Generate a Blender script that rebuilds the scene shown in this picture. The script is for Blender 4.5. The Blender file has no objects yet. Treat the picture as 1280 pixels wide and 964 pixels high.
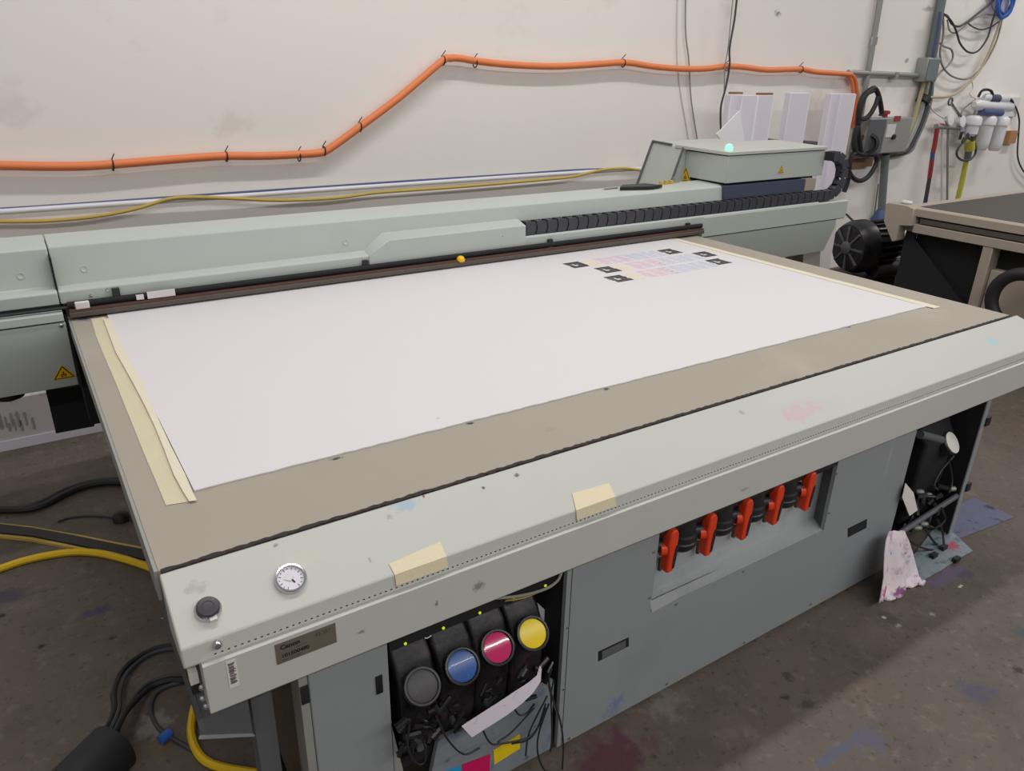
import bpy, bmesh, math, random
from mathutils import Vector, Matrix
random.seed(7)
S = bpy.context.scene
COL = S.collection

# ------------------------------------------------------------------ camera
F_PX = 939.5
CAM = Vector((-0.0774, -1.1266, 1.5749))
RM = Matrix(((0.8381271, 0.1978175, -0.5083416),
             (-0.5450882, 0.3388231, -0.7668624),
             (0.0205391, 0.9198191, 0.3918048)))
cd = bpy.data.cameras.new('camera')
cam = bpy.data.objects.new('camera', cd)
COL.objects.link(cam)
cam.matrix_world = Matrix.Translation(CAM) @ RM.to_4x4()
cd.sensor_fit = 'HORIZONTAL'
cd.sensor_width = 36.0
cd.lens = 36.0 * F_PX / 1280.0
cd.clip_start = 0.05
S.camera = cam

# ------------------------------------------------------------------ light
W = bpy.data.worlds.new('hall_light')
S.world = W
W.use_nodes = True
W.node_tree.nodes['Background'].inputs[0].default_value = (1.0, 0.98, 0.965, 1)
W.node_tree.nodes['Background'].inputs[1].default_value = 0.30

def area(name, loc, sx, sy, power, rot=(0, 0, 0), color=(1, .985, .965)):
    l = bpy.data.lights.new(name, 'AREA')
    l.shape = 'RECTANGLE'; l.size = sx; l.size_y = sy; l.energy = power; l.color = color
    o = bpy.data.objects.new(name, l); COL.objects.link(o)
    o.location = loc; o.rotation_euler = rot
    return o
area('fluorescent_or_fill_row', (1.7, 0.85, 4.6), 4.8, 0.16, 96)
area('fluorescent_or_fill_row', (8.6, 0.9, 4.6), 2.4, 0.16, 75)  # unseen fill row, added to brighten the right wall and cutting table
area('fluorescent_or_fill_row', (4.2, -4.2, 4.6), 14.0, 0.16, 365)

S.view_settings.view_transform = 'Standard'
S.view_settings.look = 'None'
S.view_settings.gamma = 1.0
S.view_settings.use_curve_mapping = False
S.view_settings.exposure = -0.05

# ------------------------------------------------------------------ helpers
def at(px, py, x=None, y=None, z=None):
    """point where the sight line through a photo pixel meets a real plane of the place"""
    d = RM @ Vector(((px - 640) / F_PX, -(py - 482) / F_PX, -1.0))
    if x is not None: t = (x - CAM.x) / d.x
    elif y is not None: t = (y - CAM.y) / d.y
    else: t = (z - CAM.z) / d.z
    return CAM + d * t

def on(px, py, p, n):
    d = RM @ Vector(((px - 640) / F_PX, -(py - 482) / F_PX, -1.0))
    p = Vector(p); n = Vector(n)
    return CAM + d * ((p - CAM).dot(n) / d.dot(n))

def lin(c):
    return tuple(((v / 255) / 12.92 if v / 255 <= .04045 else ((v / 255 + .055) / 1.055) ** 2.4) for v in c)

def catmull(P, n=6):
    P = [Vector(p) for p in P]
    if len(P) < 3: return P
    out = []
    Q = [P[0] * 2 - P[1]] + P + [P[-1] * 2 - P[-2]]
    for i in range(1, len(Q) - 2):
        a, b, c, d = Q[i - 1], Q[i], Q[i + 1], Q[i + 2]
        for k in range(n):
            t = k / n
            out.append(.5 * ((2 * b) + (c - a) * t + (2 * a - 5 * b + 4 * c - d) * t * t + (3 * b - a - 3 * c + d) * t ** 3))
    out.append(P[-1])
    return out

class MB:
    def __init__(s): s.V = []; s.F = []
    def add(s, vs, fs):
        b = len(s.V); s.V += [Vector(v) for v in vs]; s.F += [tuple(i + b for i in f) for f in fs]; return s
    def box(s, lo, hi):
        x0, y0, z0 = lo; x1, y1, z1 = hi
        return s.add([(x0, y0, z0), (x1, y0, z0), (x1, y1, z0), (x0, y1, z0), (x0, y0, z1), (x1, y0, z1), (x1, y1, z1), (x0, y1, z1)],
                     [(0, 3, 2, 1), (4, 5, 6, 7), (0, 1, 5, 4), (1, 2, 6, 5), (2, 3, 7, 6), (3, 0, 4, 7)])
    def obox(s, c, u, v, w):
        """box about c with half-axis vectors u, v, w"""
        c, u, v, w = Vector(c), Vector(u), Vector(v), Vector(w)
        P = [c - u - v - w, c + u - v - w, c + u + v - w, c - u + v - w, c - u - v + w, c + u - v + w, c + u + v + w, c - u + v + w]
        return s.add(P, [(0, 3, 2, 1), (4, 5, 6, 7), (0, 1, 5, 4), (1, 2, 6, 5), (2, 3, 7, 6), (3, 0, 4, 7)])
    def prism(s, pts, a, b, axis='x'):
        """pts: 2-D outline in the other two axes, extruded from a to b"""
        def m(u, v, w):
            return {'x': (w, u, v), 'y': (u, w, v), 'z': (u, v, w)}[axis]
        n = len(pts)
        vs = [m(u, v, a) for u, v in pts] + [m(u, v, b) for u, v in pts]
        fs = [tuple(range(n))[::-1], tuple(range(n, 2 * n))] + [(i, (i + 1) % n, n + (i + 1) % n, n + i) for i in range(n)]
        return s.add(vs, fs)
    def slab(s, pts, d):
        """planar outline of 3-D points thickened by vector d"""
        n = len(pts); d = Vector(d)
        vs = [Vector(p) for p in pts] + [Vector(p) + d for p in pts]
        return s.add(vs, [tuple(range(n))[::-1], tuple(range(n, 2 * n))] + [(i, (i + 1) % n, n + (i + 1) % n, n + i) for i in range(n)])
    def frame(s, ax):
        ax = Vector(ax).normalized()
        u = ax.orthogonal().normalized(); return ax, u, ax.cross(u)
    def lathe(s, p, ax, prof, n=20):
        """prof: (radius, distance along ax) pairs"""
        p = Vector(p); ax, u, v = s.frame(ax)
        vs = []; fs = []
        for r, h in prof:
            for k in range(n):
                a = 2 * math.pi * k / n
                vs.append(p + ax * h + (u * math.cos(a) + v * math.sin(a)) * max(r, 1e-5))
        for j in range(len(prof) - 1):
            for k in range(n):
                k2 = (k + 1) % n
                fs.append((j * n + k, j * n + k2, (j + 1) * n + k2, (j + 1) * n + k))
        fs.append(tuple(range(n))[::-1]); m = (len(prof) - 1) * n
        fs.append(tuple(range(m, m + n)))
        return s.add(vs, fs)
    def cyl(s, a, b, r, n=14, r2=None):
        a, b = Vector(a), Vector(b)
        return s.lathe(a, b - a, [(r, 0), (r if r2 is None else r2, (b - a).length)], n)
    def tube(s, pts, r, n=8, closed=False):
        pts = [Vector(p) for p in pts]; m = len(pts)
        T = []
        for i in range(m):
            if closed: t = pts[(i + 1) % m] - pts[i - 1]
            else: t = pts[min(i + 1, m - 1)] - pts[max(i - 1, 0)]
            T.append(t.normalized() if t.length > 1e-9 else Vector((0, 0, 1)))
        u = T[0].orthogonal().normalized(); vs = []; fs = []
        for i in range(m):
            u = (u - T[i] * u.dot(T[i]))
            u = u.normalized() if u.length > 1e-6 else T[i].orthogonal().normalized()
            v = T[i].cross(u)
            rr = r(i / (m - 1)) if callable(r) else r
            for k in range(n):
                a = 2 * math.pi * k / n
                vs.append(pts[i] + (u * math.cos(a) + v * math.sin(a)) * rr)
        for i in range(m if closed else m - 1):
            i2 = (i + 1) % m
            for k in range(n):
                k2 = (k + 1) % n
                fs.append((i * n + k, i * n + k2, i2 * n + k2, i2 * n + k))
        if not closed:
            fs.append(tuple(range(n))[::-1]); fs.append(tuple(range((m - 1) * n, m * n)))
        return s.add(vs, fs)
    def grid(s, rows, thick=None):
        """rows of 3-D points -> sheet; thick: vector that gives it depth"""
        nr, nc = len(rows), len(rows[0])
        def layer(d): return [Vector(p) + d for r in rows for p in r]
        fs = [(i * nc + j, i * nc + j + 1, (i + 1) * nc + j + 1, (i + 1) * nc + j) for i in range(nr - 1) for j in range(nc - 1)]
        if thick is None: return s.add(layer(Vector()), fs)
        d = Vector(thick); N = nr * nc
        g = [tuple(i + N for i in f) for f in fs]
        ring = [j for j in range(nc)] + [i * nc + nc - 1 for i in range(1, nr)] + [(nr - 1) * nc + j for j in range(nc - 2, -1, -1)] + [i * nc for i in range(nr - 2, 0, -1)]
        side = [(ring[k], ring[(k + 1) % len(ring)], ring[(k + 1) % len(ring)] + N, ring[k] + N) for k in range(len(ring))]
        return s.add(layer(Vector()) + layer(d), [f[::-1] for f in fs] + g + side)
    def build(s, name, mat, parent=None, label=None, cat=None, group=None, kind=None, bevel=0, seg=2, flat=False, angle=38):
        lo = Vector((min(v.x for v in s.V), min(v.y for v in s.V), min(v.z for v in s.V)))
        hi = Vector((max(v.x for v in s.V), max(v.y for v in s.V), max(v.z for v in s.V)))
        c = (lo + hi) / 2
        if parent is None: c.z = lo.z
        me = bpy.data.meshes.new(name)
        me.from_pydata([v - c for v in s.V], [], s.F)
        bm = bmesh.new(); bm.from_mesh(me)
        bmesh.ops.recalc_face_normals(bm, faces=bm.faces); bm.to_mesh(me); bm.free()
        if not flat:
            me.polygons.foreach_set('use_smooth', [True] * len(me.polygons))
            me.set_sharp_from_angle(angle=math.radians(angle))
        me.materials.append(mat)
        o = bpy.data.objects.new(name, me); COL.objects.link(o)
        put(o, c, parent)
        if bevel:
            b = o.modifiers.new('edge', 'BEVEL'); b.width = bevel; b.segments = seg; b.limit_method = 'ANGLE'; b.angle_limit = math.radians(35)
        tag(o, label, cat, group, kind)
        return o

WL = {}
def put(o, c, parent):
    WL[o.name] = Vector(c)
    if parent is not None:
        o.parent = parent; o.location = Vector(c) - WL[parent.name]
    else: o.location = c
def tag(o, label=None, cat=None, group=None, kind=None):
    if label: o['label'] = label
    if cat: o['category'] = cat
    if group: o['group'] = group
    if kind: o['kind'] = kind
def thing(name, label, cat, loc, group=None):
    o = bpy.data.objects.new(name, None); COL.objects.link(o); o.empty_display_size = .05
    put(o, Vector(loc), None); tag(o, label, cat, group); return o
def dup(o, name, offset, parent):
    """copy of a part, sharing its mesh"""
    c = o.copy(); COL.objects.link(c); put(c, WL[o.name] + Vector(offset), parent); return c

def cable(name, pts, r, mat, parent=None, n=6, k=8, **kw):
    return MB().tube(catmull(pts, n), r, k).build(name, mat, parent, **kw)

def lettering(text, size, origin, xdir, ydir, mat, parent, name='lettering', bold=0.0):
    cu = bpy.data.curves.new(name, 'FONT'); cu.body = text; cu.size = size; cu.offset = bold; cu.resolution_u = 3
    t = bpy.data.objects.new(name, cu); COL.objects.link(t)
    dg = bpy.context.evaluated_depsgraph_get(); dg.update()
    me = bpy.data.meshes.new_from_object(t.evaluated_get(dg))
    bpy.data.objects.remove(t)
    x = Vector(xdir).normalized(); y = Vector(ydir).normalized(); z = x.cross(y)
    M = Matrix((x, y, z)).transposed()
    pts = [Vector(origin) + M @ v.co for v in me.vertices]
    b = MB().add(pts, [tuple(p.vertices) for p in me.polygons])
    return b.build(name, mat, parent, flat=True)

# ------------------------------------------------------------------ materials
def nodes(name):
    m = bpy.data.materials.new(name); m.use_nodes = True
    nt = m.node_tree; b = nt.nodes['Principled BSDF']
    return m, nt, b
def mixc(nt, fac, a, b):
    n = nt.nodes.new('ShaderNodeMix'); n.data_type = 'RGBA'
    def put_(sock, v):
        if hasattr(v, 'is_linked') or hasattr(v, 'node'): nt.links.new(v, sock)
        elif isinstance(v, (int, float)): sock.default_value = v
        else: sock.default_value = (*v, 1)
    put_(n.inputs[0], fac); put_(n.inputs[6], a); put_(n.inputs[7], b)
    return n.outputs[2]
def noise(nt, scale, detail=4, rough=.55, vec=None, stretch=None):
    n = nt.nodes.new('ShaderNodeTexNoise'); n.inputs['Scale'].default_value = scale
    n.inputs['Detail'].default_value = detail; n.inputs['Roughness'].default_value = rough
    if vec is None:
        vec = nt.nodes.new('ShaderNodeNewGeometry').outputs['Position']
    if stretch:
        mp = nt.nodes.new('ShaderNodeMapping'); mp.inputs['Scale'].default_value = stretch
        nt.links.new(vec, mp.inputs['Vector']); vec = mp.outputs[0]
    nt.links.new(vec, n.inputs['Vector'])
    return n.outputs['Fac']
def ramp(nt, src, lo, hi):
    n = nt.nodes.new('ShaderNodeMapRange'); n.inputs['From Min'].default_value = lo; n.inputs['From Max'].default_value = hi
    nt.links.new(src, n.inputs['Value']); return n.outputs['Result']
def mul(nt, a, b):
    n = nt.nodes.new('ShaderNodeMath'); n.operation = 'MULTIPLY'
    nt.links.new(a, n.inputs[0])
    if isinstance(b, (int, float)): n.inputs[1].default_value = b
    else: nt.links.new(b, n.inputs[1])
    return n.outputs[0]
def spot(nt, c, rad, edge=.5, warp=.5, scale=14):
    """ragged blot about world point c with radii rad"""
    g = nt.nodes.new('ShaderNodeNewGeometry').outputs['Position']
    s = nt.nodes.new('ShaderNodeVectorMath'); s.operation = 'SUBTRACT'; nt.links.new(g, s.inputs[0]); s.inputs[1].default_value = c
    d = nt.nodes.new('ShaderNodeVectorMath'); d.operation = 'DIVIDE'; nt.links.new(s.outputs[0], d.inputs[0]); d.inputs[1].default_value = rad
    l = nt.nodes.new('ShaderNodeVectorMath'); l.operation = 'LENGTH'; nt.links.new(d.outputs[0], l.inputs[0])
    a = nt.nodes.new('ShaderNodeMath'); a.operation = 'MULTIPLY_ADD'
    nt.links.new(noise(nt, max(scale, 1.5 / sorted(rad)[1]), 4, .62), a.inputs[0]); a.inputs[1].default_value = warp * 5; nt.links.new(l.outputs['Value'], a.inputs[2])
    return ramp(nt, a.outputs[0], 1 + warp * 2.5, 1 + warp * 2.5 - edge)
def mat(name, rgb, rough=.5, metal=0, var=.06, scale=9, bump=0, bscale=200, spots=(), spec=.5, dirt=None, emit=None, coat=0, trans=0, alpha=1, stretch=None, wear=None):
    m, nt, b = nodes(name)
    c = lin(rgb)
    base = mixc(nt, noise(nt, scale, 4, stretch=stretch), tuple(v * (1 - var) for v in c), tuple(min(1, v * (1 + var)) for v in c))
    if dirt:      # (rgb, scale, lo, hi, strength)
        base = mixc(nt, mul(nt, ramp(nt, noise(nt, dirt[1], 6, .65), dirt[2], dirt[3]), dirt[4]), base, lin(dirt[0]))
    for d in (wear or ()):
        base = mixc(nt, mul(nt, ramp(nt, noise(nt, d[1], 5, .6, stretch=d[5] if len(d) > 5 else None), d[2], d[3]), d[4]), base, lin(d[0]))
    for sp in spots:   # (center, radii, rgb, strength, warp, scale)
        base = mixc(nt, mul(nt, spot(nt, sp[0], sp[1], .6, sp[4] if len(sp) > 4 else .5, sp[5] if len(sp) > 5 else 14), sp[3]), base, lin(sp[2]))
    nt.links.new(base, b.inputs['Base Color'])
    b.inputs['Roughness'].default_value = rough; b.inputs['Metallic'].default_value = metal
    b.inputs['Specular IOR Level'].default_value = spec
    b.inputs['Coat Weight'].default_value = coat
    b.inputs['Transmission Weight'].default_value = trans; b.inputs['Alpha'].default_value = alpha
    if emit: b.inputs['Emission Color'].default_value = (*lin(emit[0]), 1); b.inputs['Emission Strength'].default_value = emit[1]
    if bump:
        bp = nt.nodes.new('ShaderNodeBump'); bp.inputs['Strength'].default_value = bump; bp.inputs['Distance'].default_value = .002
        nt.links.new(noise(nt, bscale, 4), bp.inputs['Height']); nt.links.new(bp.outputs[0], b.inputs['Normal'])
    return m

def P3(v): return tuple(v)
RA, RE = Vector((0, -.006, .8195)), Vector((0, -.122, .7535))      # the rail's sloping top: back and front edge
RN = Vector((0, (RE - RA).z, -(RE - RA).y)).normalized()
RD = (RE - RA).normalized()
FY = -.1362                                                           # front of the rail skirt
lipT = lambda px, py: P3(on(px, py, RA, RN))
fl = lambda px, py: P3(at(px, py, z=0))
M = {}
M['wall'] = mat('wall_paint', (243, 238, 232), .75, var=.025, scale=1.3, bump=.15, bscale=60, wear=[((196, 186, 180), 3.0, .62, .8, .35), ((150, 140, 130), 14, .74, .8, .3)],
    spots=[(P3(at(10, 140, y=2.75)), (.12, .1, .07), (220, 205, 200), .35, .5, 10), (P3(at(290, 155, y=2.75)), (.12, .1, .06), (210, 200, 195), .35, .5, 10),
           (P3(at(972, 17, y=2.75)), (.035, .1, .025), (120, 115, 100), .8), (P3(at(1133, 76, y=2.75)), (.035, .1, .025), (165, 145, 130), .8), (P3(at(1160, 11, y=2.75)), (.09, .1, .025), (190, 165, 150), .8),
           (P3(at(1020, 160, y=2.75)), (.35, .1, .3), (200, 192, 180), .6, .4, 6)])
M['floor'] = mat('concrete', (97, 88, 80), .62, var=.16, scale=2.2, bump=.35, bscale=38, spec=.35, stretch=None,
    wear=[((74, 66, 60), 5, .5, .72, .55), ((142, 132, 122), 9, .58, .75, .4), ((60, 54, 52), 22, .62, .72, .6), ((52, 48, 60), 13, .68, .76, .6, (1, 2.2, 1)), ((165, 158, 150), 55, .72, .78, .5), ((120, 100, 75), 3.3, .6, .8, .4), ((58, 52, 48), 44, .58, .68, .55), ((128, 119, 110), 28, .58, .72, .5), ((48, 44, 46), 16, .66, .72, .6, (1, 2.6, 1))],
    spots=[(fl(760, 950), (.14, .10, .1), (86, 44, 62), .8, .5, 12), (fl(1185, 720), (.14, .03, .1), (104, 90, 130), .6, .5, 20),
           (fl(1085, 925), (.06, .05, .1), (86, 86, 112), .6, .6, 20), (fl(1215, 865), (.07, .06, .1), (72, 72, 92), .7, .6, 20), (fl(1272, 838), (.02, .02, .1), (40, 38, 42), .8), (fl(1040, 945), (.09, .02, .1), (80, 88, 112), .7, .5, 24),
           (fl(1275, 790), (.04, .03, .1), (60, 80, 84), .6), (fl(1208, 718), (.05, .03, .1), (70, 62, 90), .6), (fl(120, 765), (.05, .035, .1), (66, 62, 96), .7, .5, 20), (fl(12, 745), (.06, .05, .1), (58, 52, 78), .7, .5, 20),
           (fl(52, 808), (.014, .012, .1), (34, 30, 34), .9), (fl(140, 798), (.012, .008, .1), (34, 30, 34), .9), (fl(2, 770), (.013, .013, .1), (28, 24, 28), .9), (fl(190, 908), (.05, .05, .1), (150, 148, 144), .5, .6, 30),
           (fl(830, 880), (.07, .06, .1), (128, 122, 116), .5, .6, 24), (fl(982, 872), (.015, .012, .1), (40, 38, 36), .8), (fl(985, 845), (.02, .02, .1), (54, 50, 46), .7), (fl(1010, 880), (.03, .02, .1), (60, 56, 50), .7),
           (fl(1110, 775), (.05, .05, .1), (64, 60, 56), .7), (fl(1105, 772), (.008, .008, .1), (190, 186, 184), .9), (fl(1123, 782), (.012, .01, .1), (150, 148, 146), .8), (fl(1165, 768), (.012, .012, .1), (150, 148, 144), .8),
           (fl(1200, 733), (.014, .006, .1), (214, 206, 180), .95), (fl(205, 772), (.012, .005, .1), (220, 210, 190), .95), (fl(200, 935), (.04, .04, .1), (110, 92, 60), .6)])
M['rail'] = mat('pale_grey_green_enamel', (191, 192, 186), .42, var=.02, bump=.04, bscale=500,
    wear=[((188, 186, 178), 5, .6, .8, .4)],
    spots=[(lipT(1000, 515), (.085, .035, .03), (205, 170, 180), .65, .6, 16), (lipT(508, 632), (.03, .015, .02), (150, 180, 200), .7), (lipT(1240, 427), (.03, .02, .02), (140, 200, 215), .6), (lipT(927, 515), (.012, .008, .02), (150, 158, 150), .8),
           (lipT(604, 610), (.0045, .0035, .01), (40, 40, 44), .95), (lipT(529, 620), (.003, .006, .01), (130, 50, 60), .9), (lipT(646, 594), (.007, .004, .01), (60, 60, 90), .8), (lipT(344, 682), (.006, .004, .01), (120, 120, 120), .8), (lipT(487, 646), (.008, .006, .01), (150, 150, 150), .7),
           (lipT(245, 735), (.018, .012, .02), (165, 166, 162), .7, .6, 60), (lipT(462, 700), (.003, .006, .01), (150, 150, 148), .8), (lipT(380, 700), (.06, .02, .02), (204, 196, 184), .4), (P3(at(598, 732, y=FY)), (.016, .02, .012), (120, 122, 118), .8, .5, 60), (P3(at(546, 755, y=FY)), (.004, .01, .008), (110, 108, 100), .8), (P3(at(452, 790, y=FY)), (.008, .01, .005), (120, 120, 114), .8), (P3(at(930, 612, y=FY)), (.02, .01, .006), (130, 134, 140), .6)])
M['gantry'] = mat('grey_green_enamel', (183, 189, 183), .45, var=.02, bump=.05, bscale=400, wear=[((170, 174, 168), 4, .6, .8, .4)])
M['panel'] = mat('slate_grey_sheet_metal', (142, 146, 149), .5, var=.03, bump=.04, bscale=400, wear=[((128, 130, 132), 3, .55, .8, .5), ((110, 120, 150), 9, .74, .84, .4)],
    spots=[(P3(at(770, 878, y=-.056)), (.03, .02, .02), (96, 110, 170), .6, .5, 40), (P3(at(765, 890, y=-.056)), (.04, .02, .03), (110, 120, 150), .5, .5, 40), (P3(at(1112, 570, y=-.056)), (.01, .02, .1), (165, 168, 170), .5)])
M['recess'] = mat('light_grey_recess_sheet', (172, 176, 178), .5, var=.05, scale=16, wear=[((140, 142, 144), 12, .55, .75, .5)])
M['table'] = mat('beige_grey_bed', (162, 154, 141), .6, var=.035, scale=4, bump=.05, bscale=300, wear=[((160, 150, 138), 7, .58, .78, .4), ((165, 156, 132), 30, .66, .76, .3), ((196, 188, 178), 2, .55, .8, .4)],
    spots=[(P3(at(420, 573.5, z=.82)), (.016, .006, .01), (52, 48, 40), 1, .4, 60), (P3(at(588, 529.5, z=.82)), (.014, .006, .01), (40, 40, 48), 1, .4, 60), (P3(at(758, 486.5, z=.82)), (.012, .007, .01), (60, 56, 62), 1, .4, 60), (P3(at(1061, 409, z=.82)), (.014, .007, .01), (96, 88, 100), 1, .4, 60),
           (P3(at(105, 399, z=.82)), (.02, .03, .01), (70, 66, 120), .8), (P3(at(687, 537, z=.82)), (.02, .008, .01), (150, 142, 138), .7), (P3(at(255, 608, z=.82)), (.02, .03, .02), (150, 140, 128), .6, .5, 50), (P3(at(278, 612, z=.82)), (.03, .02, .02), (168, 158, 132), .6, .5, 50)])
M['seal'] = mat('grimy_black_seam', (50, 44, 42), .9, var=.5, scale=90)
M['side'] = mat('side_sheet_metal', (150, 150, 146), .5, var=.04)
M['dark_side'] = mat('dark_grey_sheet_metal', (92, 94, 98), .5, var=.05)
M['black'] = mat('black_plastic', (32, 32, 35), .45, var=.2, scale=20)
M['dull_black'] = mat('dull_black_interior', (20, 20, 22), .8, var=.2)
M['ink_black'] = mat('inky_black_plastic', (26, 25, 28), .36, var=.4, scale=22, wear=[((84, 62, 70), 12, .56, .72, .6), ((12, 11, 14), 26, .5, .6, .8), ((110, 108, 112), 60, .66, .74, .5)], bump=.25, bscale=70)
M['chain'] = mat('chain_plastic', (62, 62, 68), .5, var=.15, scale=30)
M['chrome'] = mat('chrome', (200, 200, 205), .18, metal=1, var=.02)
M['steel'] = mat('galvanised_steel', (160, 161, 156), .42, metal=.3, var=.1, scale=30)
M['sheet'] = mat('white_print_board', (218, 214, 217), .55, var=.006, scale=2, spots=[(P3(at(548, 523, z=.823)), (.006, .003, .01), (150, 140, 160), .8), (P3(at(482, 546, z=.823)), (.008, .003, .01), (215, 205, 215), .8)])
M['tape'] = mat('masking_tape', (209, 199, 170), .7, var=.05, scale=18, bump=.5, bscale=140)
M['tape_light'] = mat('masking_tape_edge', (224, 215, 193), .7, var=.03, scale=18, bump=.4, bscale=140)
M['tape_pale'] = mat('pale_masking_tape', (222, 209, 178), .65, var=.03, scale=20, bump=.5, bscale=160)
M['orange'] = mat('orange_valve_plastic', (222, 62, 24), .4, var=.08, scale=40, wear=[((120, 30, 14), 30, .66, .8, .4)])
M['orange_tube'] = mat('orange_conduit_plastic', (234, 132, 78), .5, var=.06, scale=14)
M['yellow'] = mat('yellow_cable_sheath', (226, 186, 20), .45, var=.06)
M['dim_yellow'] = mat('faded_yellow_cable', (196, 168, 84), .55, var=.1)
M['blue_cable'] = mat('blue_cable_sheath', (76, 92, 134), .5, var=.1)
M['blue_bright'] = mat('blue_coil_plastic', (48, 100, 186), .45, var=.15, scale=40)
M['white_pipe'] = mat('white_pipe_enamel', (226, 226, 230), .3, var=.03)
M['rubber'] = mat('black_rubber', (36, 34, 36), .55, var=.15)
M['foam'] = mat('black_foam_tube', (34, 34, 37), .6, var=.15, scale=6)
M['grey_cable'] = mat('grey_cable_sheath', (142, 138, 132), .6, var=.1)
M['dark_cable'] = mat('dark_cable_sheath', (66, 66, 72), .55, var=.15)
M['white_foam'] = mat('white_foam_board', (228, 222, 232), .65, var=.02)
M['white_foam2'] = mat('bright_foam_edge', (244, 242, 248), .6, var=.01)
M['kraft'] = mat('brown_core_board', (140, 108, 82), .8, var=.1)
M['wood'] = mat('raw_wood', (176, 130, 86), .7, var=.15, scale=5, stretch=(1, 8, 8))
M['machine2'] = mat('beige_machine_enamel', (170, 158, 144), .5, var=.04)
M['machine2_top'] = mat('dark_grey_bed_mat', (62, 59, 53), .6, var=.1, scale=5)
M['navy'] = mat('navy_plastic', (70, 76, 98), .4, var=.08)
M['cap_k'] = mat('black_ink_cap', (62, 60, 64), .45, var=.15, scale=50, wear=[((120, 118, 120), 60, .62, .75, .4)])
cb = P3(at(578, 836, y=-.055))
M['cap_c'] = mat('blue_ink_cap', (34, 84, 158), .3, var=.25, scale=60, coat=.15, spots=[(cb, (.016, .02, .012), (24, 140, 226), .9, .4, 50)], wear=[((70, 74, 96), 34, .6, .7, .6)])
M['cap_m'] = mat('magenta_ink_cap', (206, 12, 98), .15, var=.12, scale=40, coat=.8)
M['cap_y'] = mat('yellow_ink_cap', (246, 214, 14), .3, var=.04, scale=50)
M['cap_w'] = mat('white_ink_cap', (226, 222, 214), .4, var=.08, scale=60)
M['sticker_c'] = mat('cyan_sticker', (20, 160, 220), .4, var=.1)
M['sticker_m'] = mat('magenta_sticker', (206, 14, 92), .4, var=.1, scale=40)
M['sticker_y'] = mat('yellow_sticker', (238, 208, 16), .4, var=.08, scale=40)
M['lower'] = mat('ink_splashed_grey_plate', (128, 136, 142), .5, var=.1, scale=30, wear=[((60, 80, 130), 16, .6, .72, .6), ((84, 110, 130), 9, .5, .7, .5), ((40, 42, 48), 24, .62, .7, .7)])
M['paper'] = mat('white_paper_tag', (226, 218, 228), .7, var=.03, wear=[((120, 140, 200), 70, .6, .68, .5)])
M['rag'] = mat('ink_stained_rag', (226, 214, 220), .9, var=.06, scale=30, bump=.3, bscale=120, wear=[((150, 110, 150), 16, .56, .68, .7), ((110, 150, 190), 22, .6, .68, .6), ((120, 100, 118), 26, .6, .7, .6)],
    spots=[(P3(at(1112, 740, y=-.16)), (.045, .05, .02), (196, 24, 96), .95, .6, 40), (P3(at(1126, 741, y=-.16)), (.04, .05, .018), (120, 40, 110), .9, .6, 40), (P3(at(1106, 700, y=-.15)), (.012, .05, .012), (200, 60, 100), .8, .6, 60), (P3(at(1127, 700, y=-.15)), (.014, .05, .014), (100, 150, 190), .8, .6, 60)])
M['film_blue'] = mat('blue_stained_film', (118, 120, 152), .3, var=.15, scale=20, alpha=.6, wear=[((50, 48, 66), 18, .56, .66, .8)])
M['film'] = mat('clear_splashed_film', (164, 180, 188), .25, var=.12, scale=30, alpha=.62, wear=[((84, 104, 110), 26, .52, .66, .6), ((160, 160, 110), 34, .62, .7, .5)], spots=[(fl(1190, 684), (.045, .03, .02), (228, 60, 110), .8, .6, 60)])
M['sign'] = mat('yellow_warning_sign', (238, 188, 20), .5, var=.03)
M['ink_mark'] = mat('printed_black', (22, 20, 20), .6, var=.05)
M['plate'] = mat('aluminium_nameplate', (120, 114, 102), .42, metal=.35, var=.12, scale=60)
M['label_white'] = mat('white_label', (218, 214, 212), .6, var=.04)
M['smudge'] = mat('dark_label_print', (70, 58, 62), .7, var=.3, scale=300)
M['led'] = mat('green_status_light', (160, 190, 30), .3, emit=((190, 220, 30), .7))
M['beacon'] = mat('green_beacon', (140, 235, 170), .3, emit=((120, 255, 170), 1.5))
M['red'] = mat('red_plastic', (158, 56, 56), .45, var=.1)
M['dial'] = mat('gauge_dial', (222, 218, 226), .3, var=.02)
M['glass'] = mat('gauge_glass', (255, 255, 255), .03, var=0, trans=1, spec=.5)
M['carton'] = mat('printed_white_wrap', (206, 198, 200), .4, var=.06, scale=10, wear=[((150, 146, 148), 12, .56, .7, .6)])
M['hosegrey'] = mat('blue_grey_pipe', (116, 128, 130), .45, var=.08)
M['brown'] = mat('rust_brown_strip', (92, 62, 54), .55, var=.2, scale=20)
M['graybar'] = mat('worn_grey_bar', (86, 78, 70), .5, var=.2, scale=20)
M['lime'] = mat('lime_hose', (190, 184, 74), .5, var=.08)
M['tan_cable'] = mat('tan_cable_sheath', (186, 172, 140), .6, var=.08)
for k, c in dict(y=(228, 216, 184), m=(222, 178, 200), c=(184, 194, 218), p=(206, 196, 216)).items():
    M['ink_' + k] = mat('test_print_' + k, c, .6, var=.02)

# ------------------------------------------------------------------ setting
MB().box((-5, -6, -.1), (13, 2.75, 0)).build('floor', M['floor'], kind='structure', flat=True)
MB().box((-5, 2.75, -.1), (13, 2.95, 5.2)).build('wall_back', M['wall'], kind='structure', flat=True)

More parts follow.
